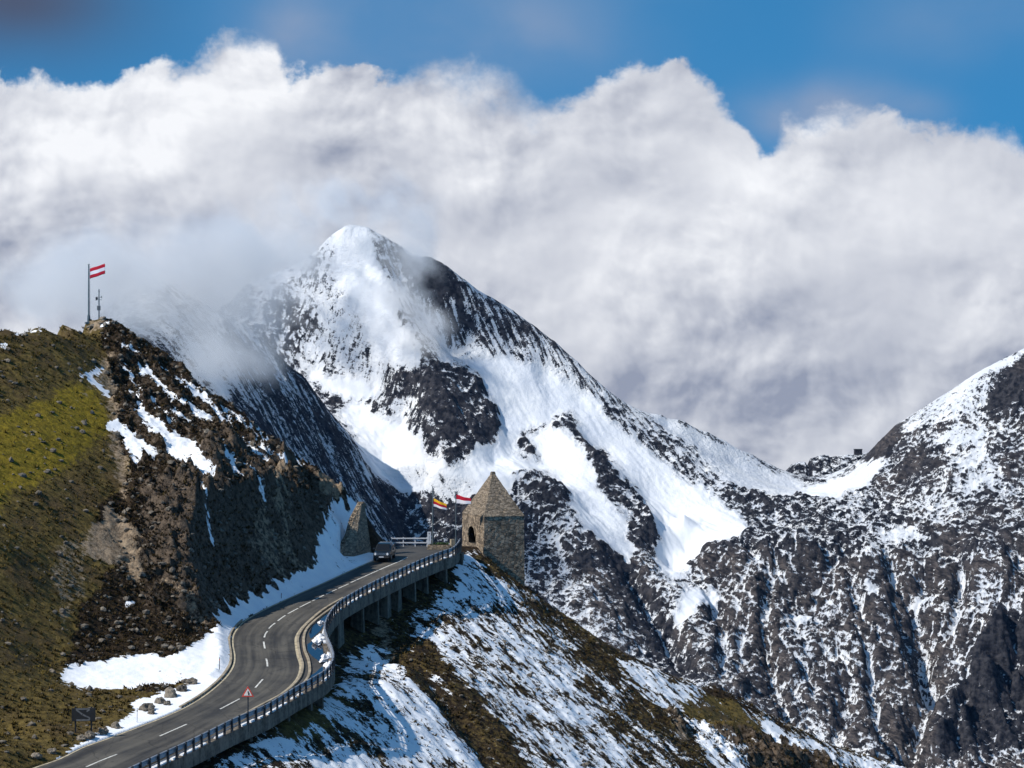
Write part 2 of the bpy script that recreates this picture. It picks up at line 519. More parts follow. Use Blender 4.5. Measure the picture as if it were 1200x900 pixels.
b1 = bump(nt, rough_h * (1.0 - sn * 0.85) + sn * 0.22, 0.9, 0.55)
put(nt, b1, bs.inputs["Normal"])

# --- far mountain: banded rock under fresh snow
M_MTN, nt, bs = material("mountain rock and fresh snow")
p, (x, y, z), (nx_, ny_, nz_) = pos(nt)
sA = attr(nt, "snow"); kA = attr(nt, "streaky"); wA = attr(nt, "warmth")
n_a = noise(nt, p, 0.13, 7, 0.60)
n_b = noise(nt, vec(nt, x * 0.075 + y * 0.02, y * 0.075, z * 0.20 + x * 0.06), 1.0, 8, 0.68, 0.6)
s_ = x * 0.62 + y * -0.78; t_ = x * 0.78 + y * 0.62
n_s = noise(nt, vec(nt, s_ * 0.018, t_ * 0.17, z * 0.02), 1.0, 7, 0.64)
n_f = noise(nt, p, 0.55, 4, 0.7)
n_l = noise(nt, p, 0.025, 5, 0.6)
pat = (n_a * 0.55 + n_b * 0.45)
n_a2 = noise(nt, p, 0.30, 5, 0.66)
pat = pat + (n_a2 * 0.62 + n_b * 0.38 - pat) * wA
pat = pat + (n_s - pat) * kA
sn = (sA + (pat - 0.5) * 2.1 + (n_f - 0.5) * 0.95 + (nz_ - 0.66) * 1.1 * (sA * -1.0 + 1.0).max(0.0)).step(0.45, 0.56)
rk = mixc(nt, n_a.step(0.36, 0.64), (0.010, 0.012, 0.018), (0.054, 0.053, 0.060))
rkw = mixc(nt, n_b.step(0.36, 0.64), (0.018, 0.018, 0.021), (0.120, 0.104, 0.100))
rk = mixc(nt, (wA + (n_l - 0.5) * 1.2).step(0.3, 0.7), rk, rkw)
c = mixc(nt, sn, rk, mixc(nt, n_l.step(0.3, 0.7), (0.66, 0.69, 0.745), (0.80, 0.81, 0.825)))
put(nt, c, bs.inputs["Base Color"])
bs.inputs["Roughness"].default_value = 0.92
bs.inputs["Specular IOR Level"].default_value = 0.1
hgt = (n_a * 0.6 + n_f * 0.25 + n_b * 0.3 - 0.575) * (sA.step(0.75, 1.05, 1.0, 0.10))
put(nt, bump(nt, hgt + sn * 0.05, 0.85, 9.0), bs.inputs["Normal"])

# ------------------------------------------------------------------ road course (photo pixels on the road plane)
RC = 49.45
def zroad(Y):
    """road surface: climbs one in ten, then flattens on the pass"""
    z = -RC + 0.1 * np.asarray(Y, float)
    k = 1.2
    m = -21.35
    return -np.logaddexp(-z / k * 1.0, -m / k * 1.0) * k + 0 if False else np.minimum(z, m) - k * 0.25 * np.exp(-np.abs(z - m) / k)

def rp(px, py, h=0.0):
    """point seen at a pixel lying h above the road plane"""
    Y = (RC - h) / (0.1 + (py - HZ) / F)
    return at(px, py, Y)

LEFT = [(-40, 932), (0, 915), (40, 899), (67, 889.5), (96, 875.5), (120, 867), (143, 858.5), (168, 849), (187, 841.5), (213, 830), (235, 817), (253, 803), (265, 790.5), (271.5, 779), (272.5, 768), (270.5, 756), (271, 745.5), (276, 736.5), (285, 727.5), (300, 718.5), (315, 711), (333, 702.7), (361, 690), (380, 681.5), (410, 667), (430, 657.5), (446, 651.5), (460, 648.5)]
KERB = [(150, 908), (200, 883), (250, 858), (300, 830.5), (330, 814.5), (345, 802.5), (352.5, 792), (354.7, 780), (351.7, 769.5), (349.5, 757.5), (349.5, 747), (355.5, 736.5), (367.5, 724.5), (382.5, 712.5), (402, 701)]
KERB2 = [(336, 817), (350, 807), (359, 798), (363, 787.5), (361.5, 774), (357, 762), (356, 748.5), (359.5, 738), (369, 728), (384, 716.5), (399, 706)]
RAIL = [(60, 968), (100, 943), (140, 922), (175, 905), (219, 884.7), (247, 870.7), (272, 858), (299, 846), (315, 838.5), (345, 820), (367, 807.5), (383, 797), (390, 784), (388, 772), (382.5, 758), (380, 747), (384, 734), (397, 717), (425, 699.5), (455, 684), (485, 669), (515, 655.5), (532, 648)]
left_w = spline([rp(*q) for q in LEFT], 0.5)
rail_w = spline([rp(*q) for q in RAIL], 0.5)
kerb_w = spline([rp(*q) for q in KERB], 0.4)
kerb2_w = spline([rp(*q) for q in KERB2], 0.4)

def dist_to(X, Y, path, step=2):
    """distance and signed side of grid points to a plan polyline (positive on its right)"""
    best = np.full(X.shape, 1e9); side = np.zeros(X.shape)
    P2 = path[::step, :2]
    for i in range(len(P2) - 1):
        a, b = P2[i], P2[i + 1]
        dx, dy = b - a
        L2 = dx * dx + dy * dy + 1e-12
        t = np.clip(((X - a[0]) * dx + (Y - a[1]) * dy) / L2, 0, 1)
        ex, ey = X - (a[0] + t * dx), Y - (a[1] + t * dy)
        dd = ex * ex + ey * ey
        m = dd < best
        best = np.where(m, dd, best)
        side = np.where(m, ex * dy - ey * dx, side)
    return np.sqrt(best), np.sign(side)

# ------------------------------------------------------------------ near hillside
def slope_z(X, Y): return -30.7 - 0.62 * (X + 15.6) + 0.185 * (Y - 218.0)
def slope_at(px, py):
    u, w = (px - 600.0) / F, -(py - HZ) / F
    return at(px, py, 80.7 / (0.185 - 0.62 * u - w))

ctrl = []
def C(px, py, Y): ctrl.append(at(px, py, Y))
for q in [(-60, 400, 268), (0, 385, 272), (40, 381, 278), (70, 377, 284), (100, 374.5, 290), (125, 376, 291), (150, 388, 291), (170, 402, 290), (200, 425, 290), (225, 446, 289), (250, 469, 289), (275, 487, 288), (300, 506, 288), (325, 522, 287), (350, 540, 287), (375, 558, 287), (395, 574, 287), (410, 587, 287), (424, 593, 287.5)]:
    C(*q)
    a = at(*q)
    ctrl.append(np.array([a[0] + 2, a[1] + 10, a[2] - 8])); ctrl.append(np.array([a[0] + 5, a[1] + 30, a[2] - 25]))
for q in [(118, 410, 283), (124, 440, 277), (131, 470, 271), (139, 510, 264), (147, 560, 256), (155, 600, 249.5), (163, 640, 244), (190, 680, 240.5), (222, 712, 238.5), (250, 738, 237.6),
          (0, 440, 262), (0, 520, 248), (0, 640, 228), (0, 760, 212), (0, 860, 199), (60, 440, 268), (60, 520, 253), (60, 600, 241), (60, 700, 227.5), (60, 780, 217.5), (100, 600, 244.5), (100, 700, 231.5), (120, 755, 225.5),
          (-80, 500, 245), (-80, 700, 215), (-80, 900, 185), (-160, 700, 205),
          # the rock cut above the road
          (300, 660, 249.5), (300, 600, 253.5), (300, 560, 263), (300, 530, 275), (250, 640, 244.5), (250, 580, 250.5), (250, 530, 262), (250, 500, 275), (200, 640, 243.5), (200, 590, 250), (200, 530, 263), (200, 470, 278), (165, 440, 281), (170, 500, 266), (175, 560, 257), (180, 610, 248.5), (220, 690, 240.2),
          (350, 640, 258.5), (350, 600, 265), (350, 570, 277), (325, 650, 254), (325, 600, 259), (325, 560, 271), (385, 632, 271), (385, 600, 279), (400, 640, 275.5), (275, 640, 246.3), (275, 690, 243.3), (370, 620, 267)]:
    C(*q)
for q in [(75, 800, .8), (130, 800, .4), (200, 800, .2), (240, 800, .1), (245, 785, .15), (150, 772, 1.0), (200, 766, 1.0), (240, 757, .7), (60, 850, 1.0), (20, 880, 1.3), (100, 845, .4), (160, 830, .2), (262, 735, .7), (300, 704, 1.6), (325, 684, 2.4), (345, 668, 3.2), (375, 662, 1.6), (400, 655, 1.6), (285, 716, 1.0), (-40, 900, 2.0)]:
    ctrl.append(rp(*q))
for a in left_w[::6]:
    ctrl.append(np.array([a[0], a[1], zroad(a[1]) + 0.05]))
def under(Y): return float(np.interp(Y, [160, 200, 216, 222, 240, 262, 272, 281, 286], [1.2, 1.5, 1.8, 2.8, 4.0, 3.7, 3.4, 2.4, 1.5]))
for a in rail_w[::6]:
    ctrl.append(np.array([a[0] - 0.2, a[1], zroad(a[1]) - under(a[1])]))
for px in range(480, 1260, 60):
    for py in range(690, 1000, 45):
        lim = np.interp(px, [480, 540, 615, 740, 850, 950, 1080, 1260], [760, 690, 690, 772, 814, 862, 902, 960])
        if py > lim + 6: ctrl.append(slope_at(px, py))
for q in [(400, 800), (420, 850), (450, 800), (440, 900), (360, 880), (330, 920), (480, 770), (520, 720)]:
    ctrl.append(slope_at(*q))
CREST = [(560, 652), (590, 672), (617, 689), (650, 712), (680, 734), (710, 753), (740, 771), (770, 783), (800, 795), (825, 803), (850, 813), (875, 826), (900, 839), (925, 850), (950, 862), (985, 874), (1020, 886), (1055, 896), (1090, 904), (1180, 930), (1280, 965)]
for q in CREST:
    a = slope_at(*q); ctrl.append(a)
    ctrl.append(a + np.array([4.0, 7, -6.0])); ctrl.append(a + np.array([12.0, 25, -24.0])); ctrl.append(a + np.array([20.0, 50, -55.0]))
# the level saddle behind the parapet, round the tower and the flags
for X_, Y_ in [(-17, 284), (-14, 288), (-10, 286), (-10, 291), (-7, 291), (-7, 296), (-4, 295.5), (-14, 293)]:
    ctrl.append(np.array([X_, Y_, -21.75]))
for X_, Y_, Z_ in [(-14, 301, -25), (-8, 305, -26), (-2, 306, -27), (-16, 320, -40), (0, 325, -45)]:
    ctrl.append(np.array([X_, Y_, Z_]))
ctrl = np.array(ctrl)
# drop near-duplicates
keepi = []
for i, a in enumerate(ctrl):
    if all(np.hypot(*(ctrl[j][:2] - a[:2])) > 0.7 for j in keepi): keepi.append(i)
ctrl = ctrl[keepi]

gxs = np.arange(-78.0, 74.0, 0.16); gys = np.concatenate([np.arange(168.0, 300.0, 0.16), np.arange(300.0, 352.0, 0.4)])
HX, HY = np.meshgrid(gxs, gys)
HZt = rbf(ctrl[:, :2], ctrl[:, 2], HX, HY, step=5, smooth=2e-4)
# projected photo position of every vertex before the small relief is added
ppx = 600 + HX / HY * F; ppy = HZ - HZt / HY * F
wx = fbm(HX * 0.45, HY * 0.45, 4, seed=5) * 16 + fbm(HX * 2.2, HY * 2.2, 3, seed=6) * 6
wy = fbm(HX * 0.45, HY * 0.45, 4, seed=8) * 14 + fbm(HX * 2.2, HY * 2.2, 3, seed=9) * 6
qx, qy = ppx + wx, ppy + wy
snow = np.zeros_like(HX); rock = np.zeros_like(HX); grass = np.zeros_like(HX); moss = np.zeros_like(HX); tan = np.zeros_like(HX)
behind = HY > 299
sx_ = ppx + fbm(HX * 2.2, HY * 2.2, 3, seed=6) * 7; sy_ = ppy + fbm(HX * 2.2, HY * 2.2, 3, seed=9) * 7
def paint(a, val, poly, soft=True):
    m = inpoly(qx, qy, poly) if soft is True else (inpoly(ppx, ppy, poly) if soft is False else inpoly(sx_, sy_, poly))
    a[m] = val
# grass side
paint(grass, 0.85, [(-300, 300), (118, 372), (128, 440), (135, 500), (150, 560), (110, 600), (135, 660), (90, 720), (75, 800), (150, 840), (60, 900), (-300, 1200)])
paint(grass, 0.75, [(60, 790), (180, 812), (262, 796), (250, 808), (190, 835), (110, 880), (40, 905), (-100, 950), (-100, 790)])
paint(moss, 0.95, [(-140, 520), (-40, 500), (60, 462), (100, 440), (122, 470), (130, 500), (110, 530), (60, 560), (0, 592), (-60, 610)])
paint(moss, 0.22, [(-40, 400), (60, 395), (110, 385), (90, 430), (30, 460), (-40, 470)])
paint(moss, 0.18, [(-140, 600), (90, 600), (80, 700)] + [(-40, 700), (60, 720), (70, 800), (20, 880), (-40, 900)])
paint(tan, 0.52, [(-40, 560), (40, 515), (110, 440), (122, 405), (135, 440), (122, 455), (70, 480), (20, 520), (-40, 620)])
paint(tan, 0.60, [(75, 376), (110, 372), (128, 380), (118, 388), (80, 386)])
paint(tan, 0.58, [(120, 400), (134, 420), (138, 470), (150, 540), (155, 600), (132, 560), (125, 500), (122, 440)])
paint(tan, 0.50, [(60, 640), (120, 610), (100, 700), (70, 740)])
# rock cut
paint(rock, 0.45, [(128, 400), (170, 400), (425, 590), (440, 660), (300, 700), (262, 738), (200, 740), (150, 700), (150, 560), (135, 500)])
paint(rock, 0.75, [(250, 500), (330, 530), (400, 600), (400, 640), (330, 690), (260, 740), (215, 720), (170, 660), (170, 580), (210, 560)])
paint(tan, 0.72, [(104, 640), (112, 606), (130, 594), (148, 604), (164, 632), (172, 672), (160, 690), (138, 660), (112, 655)])
paint(tan, 0.85, [(372, 566), (385, 560), (402, 576), (404, 588), (382, 588), (374, 580)], False)
paint(tan, 0.62, [(318, 548), (332, 556), (345, 590), (338, 600), (322, 575)])
paint(tan, 0.52, [(300, 560), (330, 590), (372, 630), (385, 655), (352, 640), (320, 610), (296, 585)])
paint(tan, 0.55, [(305, 640), (330, 650), (322, 690), (300, 700), (296, 670)])
paint(tan, 0.55, [(175, 690), (200, 700), (240, 738), (262, 742), (230, 712), (190, 680)])
paint(tan, 0.6, [(186, 452), (196, 462), (196, 480), (188, 478)])
paint(tan, 0.6, [(218, 496), (232, 500), (230, 508), (216, 504)])
# right-hand slope below the viaduct
paint(grass, 0.35, [(360, 760), (560, 640), (620, 690), (760, 780), (900, 840), (1100, 900), (1100, 1200), (300, 1200), (250, 900)])
paint(grass, 0.95, [(800, 812), (850, 822), (895, 842), (890, 856), (840, 850), (806, 838)])
paint(grass, 0.7, [(330, 850), (380, 800), (400, 800), (400, 835), (360, 865), (320, 868)])
paint(tan, 0.55, [(436, 712), (452, 716), (462, 745), (470, 785), (460, 790), (446, 760), (434, 735)])
paint(tan, 0.60, [(790, 840), (804, 845), (806, 870), (794, 875)])
paint(rock, 0.55, [(760, 830), (800, 840), (900, 860), (1000, 890), (1080, 904), (900, 910), (830, 880)])
# snow lying on the right-hand slope
S = lambda v, poly, soft=True: paint(snow, v, poly, soft)
S(0.10, [(330, 800), (560, 640), (1300, 940), (1300, 1300), (100, 1300), (230, 900)])
S(0.66, [(392, 805), (408, 770), (430, 757), (452, 752), (470, 775), (520, 832), (575, 885), (600, 960), (180, 960), (255, 893), (300, 872), (350, 862), (385, 848)])
S(0.56, [(468, 728), (500, 715), (530, 690), (538, 655), (548, 648), (585, 672), (620, 697), (612, 716), (660, 770), (720, 838), (790, 930), (650, 930), (590, 850), (540, 795), (500, 752)])
S(0.74, [(540, 655), (548, 650), (575, 670), (590, 690), (580, 710), (545, 700), (530, 690)])
S(0.42, [(590, 675), (622, 695), (700, 755), (770, 830), (800, 900), (770, 930), (690, 810), (630, 740)])
S(0.18, [(630, 700), (690, 740), (745, 772), (800, 830), (860, 905), (800, 905), (730, 820), (660, 750)])
S(0.72, [(724, 772), (745, 776), (800, 802), (850, 826), (880, 836), (850, 840), (806, 815), (800, 838), (770, 830), (745, 806)])
S(0.60, [(800, 838), (830, 848), (870, 880), (880, 905), (850, 905), (815, 870)])
S(0.75, [(850, 826), (900, 846), (960, 872), (1020, 890), (1100, 910), (1020, 905), (940, 880), (870, 846)])
S(0.08, [(805, 812), (850, 822), (895, 842), (890, 858), (840, 852), (806, 838)])
S(0.50, [(395, 760), (420, 765), (445, 800), (450, 850), (425, 880), (380, 895), (300, 905), (290, 880), (350, 862), (395, 805)])
S(0.10, [(432, 700), (470, 720), (520, 790), (585, 870), (620, 930), (590, 930), (540, 850), (480, 790), (445, 755)])
S(0.12, [(380, 800), (395, 760), (440, 735), (455, 750), (432, 758), (410, 772), (396, 806)])
# snow on the cut and the ridge
for v, poly in [
    (0.84, [(92, 438), (106, 434), (120, 430), (118, 438), (108, 442), (120, 450), (130, 462), (128, 470), (118, 458), (106, 446), (94, 442)]),
    (0.80, [(122, 495), (136, 492), (150, 500), (165, 512), (186, 528), (192, 542), (170, 535), (160, 548), (180, 556), (176, 562), (160, 552), (150, 530), (142, 508), (128, 505)]),
    (0.80, [(148, 452), (158, 462), (170, 482), (186, 494), (200, 506), (216, 520), (232, 534), (244, 550), (248, 560), (240, 562), (222, 556), (206, 546), (196, 528), (184, 512), (172, 500), (162, 494), (158, 480), (164, 478), (152, 464)]),
    (0.80, [(200, 505), (216, 512), (232, 522), (240, 536), (250, 552), (252, 566), (236, 548), (218, 528)]),
    (0.80, [(140, 405), (150, 410), (165, 415), (174, 420), (160, 418), (146, 412)]),
    (0.80, [(160, 424), (168, 430), (174, 437), (170, 438), (162, 432)]),
    (0.80, [(184, 422), (192, 430), (204, 437), (200, 438), (188, 432)]),
    (0.85, [(194, 484), (204, 478), (210, 486), (226, 492), (220, 494), (206, 492), (198, 490)]),
    (0.80, [(208, 470), (226, 470), (236, 480), (252, 494), (270, 505), (284, 516), (276, 514), (256, 502), (238, 490), (222, 478), (208, 474)]),
    (0.72, [(212, 444), (226, 452), (236, 462), (246, 470), (240, 470), (226, 460)]),
    (0.70, [(250, 486), (262, 488), (272, 496), (276, 508), (262, 500)]),
    (0.70, [(255, 476), (275, 490), (300, 508), (330, 526), (360, 548), (350, 546), (320, 526), (290, 508), (262, 486)]),
    (0.80, [(318, 520), (334, 524), (350, 534), (362, 545), (352, 542), (334, 532)]),
    (1.0, [(366, 612), (378, 618), (386, 592), (384, 590), (404, 588), (402, 597), (410, 600), (406, 582), (424, 592), (420, 598), (410, 622), (400, 645), (388, 640), (376, 630)]),
    (1.0, [(312, 618), (330, 632), (350, 640), (380, 648), (408, 660), (436, 652), (446, 650), (436, 660), (410, 672), (380, 686), (345, 702), (310, 718), (285, 735), (275, 745), (270, 770), (268, 790), (250, 802), (230, 797), (180, 806), (130, 808), (96, 806), (70, 800), (80, 778), (130, 772), (170, 766), (190, 770), (205, 766), (222, 758), (240, 746), (250, 740), (262, 738), (272, 724), (290, 708), (318, 692), (330, 676), (345, 662), (322, 634)]),
    (0.85, [(58, 895), (90, 872), (130, 852), (160, 832), (150, 824), (200, 808), (236, 796), (262, 796), (245, 815), (215, 832), (180, 848), (140, 862), (100, 880), (60, 900)]),
    (0.7, [(150, 700), (160, 705), (156, 712), (146, 708)]), (0.7, [(222, 646), (234, 650), (228, 654)]),
    (0.8, [(20, 388), (48, 386), (48, 390), (22, 391)]), (0.8, [(54, 388), (62, 386), (62, 390)]), (0.8, [(118, 379), (130, 380), (124, 384), (117, 383)]), (0.8, [(0, 402), (10, 402), (10, 406), (0, 407)]),
    (0.7, [(120, 394), (128, 396), (126, 400), (118, 398)]),
]: S(min(v + 0.10, 1.0), poly, 2)
for ln in [[(236, 505), (262, 530), (285, 556)], [(176, 470), (205, 505), (228, 530)], [(260, 496), (292, 522), (318, 545)], [(300, 520), (335, 548), (356, 566)], [(170, 430), (192, 456), (210, 474)], [(205, 440), (232, 464), (262, 492)], [(284, 540), (300, 556), (312, 572)], [(225, 545), (240, 575), (250, 596)], [(140, 425), (158, 446), (168, 462)], [(330, 640), (352, 655), (372, 664)]]:
    S(0.88, [(a - 1.5, b + 1.2) for a, b in ln] + [(a + 2.2, b - 1.6) for a, b in ln[::-1]], 2)
snow[behind & (snow < .4)] = 0.30
_dl0, _sl0 = dist_to(HX, HY, left_w)
_w = 1.5 + fbm(HX * .5, HY * .5, 3, seed=71) * 1.6 + np.clip((HY - 262) / 8, 0, 1.6)
snow[(_sl0 < 0) & (_dl0 < _w) & (HY > 232) & (HY < 283)] = 1.0
snow = np.where(snow > 0.5, np.maximum(blur(snow, 1), 0.0), blur(snow, 1))
rock, grass, moss, tan = blur(rock, 5), blur(grass, 6), blur(moss, 14), blur(tan, 3)
# small relief
smooth = np.clip(snow, 0, 1)
rel = fbm(HX * 0.28, HY * 0.28, 5, seed=2) * 0.65 + fbm(HX * 1.1, HY * 1.1, 5, gain=0.6, seed=3) * 0.36
cut = np.clip(rock * 1.3, 0, 1)
rg = (ridged(HX * 0.16 + 3, HY * 0.16, 6, gain=0.6, seed=21) - 0.42) * 4.2 + (ridged(HX * 0.7, HY * 0.7, 4, gain=0.6, seed=23) - 0.4) * 1.3
rel = rel * (1 - 0.78 * smooth) * (1 - 0.60 * np.clip(grass + moss, 0, 1)) + rg * cut * (1 - 0.85 * smooth)
# gullies and ribs running down the right-hand slope
right_side = (HX > -14) & (HY < 330)
tt = HX * 0.85 + HY * 0.52; ss = HX * 0.52 - HY * 0.85
rel = rel + np.where(right_side, fbm(tt * 0.45, ss * 0.09, 4, seed=40) * 0.30, 0)
gully = np.array([slope_at(*q)[:2] for q in [(452, 745), (490, 775), (540, 840), (590, 905), (650, 990)]])
dg, _ = dist_to(HX, HY, np.hstack([gully, np.zeros((len(gully), 1))]), 1)
rel -= 1.1 * np.exp(-(dg / 2.2) ** 2)
# keep clear of the road: the bed lies below it, the hill meets its left edge
dl, sl = dist_to(HX, HY, left_w); dr, sr = dist_to(HX, HY, rail_w)
onroad = (sl > 0) & (sr < 0) & (HY < 286)
damp = np.clip((np.minimum(dl, dr) - 0.2) / 3.0, 0.0, 1.0)
damp = np.where(HY > 290, 1.0, damp)
flat_ = ((HX < -3) & (HX > -18) & (HY > 281) & (HY < 298))
damp = np.where(flat_, 0.15, damp)
HZt = HZt + rel * np.where(onroad, 0.0, damp)
# ploughed bank of snow along the left edge
bank = np.exp(-((dl - 1.1) / 0.7) ** 2) * (sl < 0) * (HY > 219) * (HY < 283) * (0.35 + 0.25 * fbm(HX * 0.8, HY * 0.8, 3, seed=60))
HZt = HZt + np.clip(bank, 0, 1)
zr = zroad(HY)
near_in = onroad
HZt = np.where(near_in, np.minimum(HZt, zr - 0.35), HZt)
edge = (sl < 0) & (dl < 6) & (HY < 284)
HZt = np.where(edge, np.minimum(HZt, zr + 0.10 + dl * 0.42 + dl * dl * 0.22), HZt)
wallzone = (HX > -18.8) & (HX < -13.5) & (HY > 273.5) & (HY < 283) & (sl < 0)
HZt = np.where(wallzone, np.minimum(HZt, zr + 0.10 + 0.10 * dl), HZt)
edge_r = (sr > 0) & (dr < 2.0) & (HY < 290)
HZt = np.where(edge_r, np.minimum(HZt, zr - 1.25 - dr * 0.3), HZt)
def ground_z(X, Y):
    i = int(np.clip(np.searchsorted(gys, Y), 1, len(gys) - 1)); j = int(np.clip(np.searchsorted(gxs, X), 1, len(gxs) - 1))
    ty = (Y - gys[i - 1]) / (gys[i] - gys[i - 1]); tx = (X - gxs[j - 1]) / (gxs[j] - gxs[j - 1])
    return float((HZt[i - 1, j - 1] * (1 - tx) + HZt[i - 1, j] * tx) * (1 - ty) + (HZt[i, j - 1] * (1 - tx) + HZt[i, j] * tx) * ty)
fpx = 600 + HX / HY * F
hill = grid_mesh("hillside", HX, HY, HZt, M_HILL, keep=(fpx > -330) & (fpx < 1500),
                 attrs={"snow": snow, "rock": rock, "grass": grass, "moss": moss, "tan": tan})
tag(hill, kind="structure")
# ------------------------------------------------------------------ far mountain
OFF = 250.0
mc = []
def Mo(px, py, D, back=0):
    a = at(px, py, D + OFF); mc.append(a)
    if back:
        mc.append(a + np.array([0, 60, -back])); mc.append(a + np.array([0, 260, -back * 3.2]))
for q in [(290, 332, 3520), (315, 322, 3520), (340, 312, 3520), (365, 300, 3515), (385, 279, 3510), (405, 265, 3500), (430, 266, 3500), (450, 278, 3490), (470, 291, 3480), (500, 301, 3470), (520, 312, 3465), (545, 330, 3460), (575, 348, 3455), (600, 363, 3450), (625, 381, 3440), (650, 400, 3430), (675, 422, 3420), (700, 446, 3410), (725, 466, 3405), (745, 479, 3405), (775, 485, 3415), (800, 491, 3425), (830, 506, 3435), (850, 516, 3445), (880, 531, 3460), (905, 545, 3475), (925, 556, 3490),
          (945, 566, 3500), (975, 560, 3500), (1000, 547, 3490), (1022, 530, 3450), (1035, 512, 3430), (1050, 497, 3420), (1070, 485, 3410), (1090, 472, 3400), (1110, 459, 3390), (1130, 446, 3380), (1150, 433, 3370), (1175, 420, 3360), (1200, 408, 3350), (1260, 385, 3330), (1350, 360, 3310), (1450, 350, 3300), (1560, 350, 3290)]:
    Mo(*q, back=35)
for q in [  # inner ridge, bowl and saddle
          (762, 497, 3380), (800, 526, 3345), (850, 561, 3310), (900, 579, 3290), (960, 584, 3282), (1000, 581, 3275), (820, 520, 3405), (860, 545, 3405), (900, 562, 3410), (940, 574, 3400), (980, 571, 3390), (780, 500, 3408),
          (1100, 540, 3265), (1180, 540, 3235), (1050, 570, 3280), (1150, 600, 3170), (1200, 600, 3160), (1060, 620, 3180), (1160, 470, 3320), (1100, 500, 3330), (1200, 480, 3290), (1300, 500, 3240), (1300, 620, 3130), (1450, 560, 3180),
          (800, 600, 3205), (870, 600, 3230), (950, 602, 3240), (1000, 611, 3225), (860, 640, 3125), (950, 645, 3125), (1050, 650, 3105), (1150, 660, 3080), (1200, 660, 3070),
          # the broken wall below
          (850, 700, 3045), (900, 720, 3020), (900, 770, 2950), (950, 830, 2880), (1000, 885, 2825), (1100, 905, 2800), (1200, 905, 2790), (1060, 760, 2960), (1000, 720, 3020), (1000, 780, 2940), (960, 700, 3050), (1130, 735, 2995), (1180, 700, 3025), (1055, 700, 3055), (1078, 770, 2995), (1088, 810, 2950), (1072, 870, 2880), (880, 700, 3030), (930, 760, 2955), (1030, 830, 2880),
          (1200, 800, 2925), (1195, 735, 2985), (1175, 722, 2985), (1148, 752, 2945), (1122, 792, 2900), (1100, 848, 2845), (1140, 850, 2905), (1170, 872, 2855), (1165, 800, 2960), (1185, 770, 2985), (1210, 850, 2870), (1300, 800, 2910), (1300, 900, 2800), (1450, 800, 2900),
          # the long arete and the buttress under it
          (432, 285, 3485), (440, 305, 3460), (448, 325, 3440), (456, 348, 3418), (464, 370, 3396), (473, 392, 3374), (484, 414, 3350), (496, 436, 3326), (503, 455, 3305), (508, 478, 3282), (515, 503, 3258), (525, 530, 3228),
          (550, 440, 3345), (580, 488, 3305), (568, 515, 3268), (545, 532, 3240), (540, 480, 3300), (470, 330, 3472), (500, 380, 3445), (530, 420, 3412),
          (500, 350, 3445), (560, 380, 3432), (600, 410, 3412), (640, 440, 3402), (560, 425, 3388), (620, 425, 3397), (680, 470, 3380), (600, 470, 3352), (650, 500, 3335), (700, 540, 3305), (760, 585, 3262), (820, 612, 3220), (620, 520, 3300), (640, 545, 3278),
          (590, 500, 3322), (600, 525, 3290), (580, 545, 3255),
          (655, 487, 3330), (680, 512, 3295), (700, 530, 3270), (720, 553, 3245), (737, 574, 3222), (755, 595, 3198), (768, 615, 3176), (766, 642, 3145), (740, 628, 3150), (785, 622, 3215), (805, 642, 3180), (785, 668, 3148), (830, 630, 3175),
          (600, 540, 3240), (640, 572, 3205), (690, 602, 3170), (725, 640, 3122), (738, 655, 3108), (660, 560, 3235),
          (622, 556, 3205), (640, 560, 3190), (655, 575, 3165), (672, 598, 3142), (688, 622, 3112), (692, 636, 3098), (640, 622, 3125), (625, 590, 3165),
          # snow basin on the left and the shaded hollow under it
          (365, 440, 3425), (400, 460, 3395), (440, 462, 3385), (475, 495, 3325), (420, 500, 3330), (450, 540, 3270), (500, 560, 3235), (540, 570, 3210), (470, 570, 3225), (400, 480, 3360),
          (350, 350, 3490), (400, 330, 3478), (320, 360, 3480), (330, 400, 3455), (400, 400, 3430), (440, 420, 3400), (300, 370, 3490),
          (500, 592, 3200), (520, 602, 3190), (480, 605, 3190), (500, 640, 3130), (530, 650, 3110), (470, 640, 3140), (570, 650, 3090), (560, 600, 3160), (600, 600, 3160),
          (640, 700, 2990), (620, 660, 3050), (655, 650, 3075), (665, 680, 3020), (690, 665, 3040), (680, 700, 2990), (705, 720, 2960), (725, 760, 2910), (650, 760, 2920), (760, 720, 3010), (740, 690, 3050), (765, 780, 2945), (800, 700, 3040), (775, 690, 3050), (830, 780, 2905), (815, 740, 2970), (790, 745, 2990), (700, 830, 2830), (850, 850, 2800), (560, 760, 2900), (500, 760, 2890), (640, 850, 2780),
          (600, 990, 2680), (800, 990, 2680), (1000, 990, 2680), (1200, 990, 2680), (1450, 990, 2680)]:
    Mo(*q)
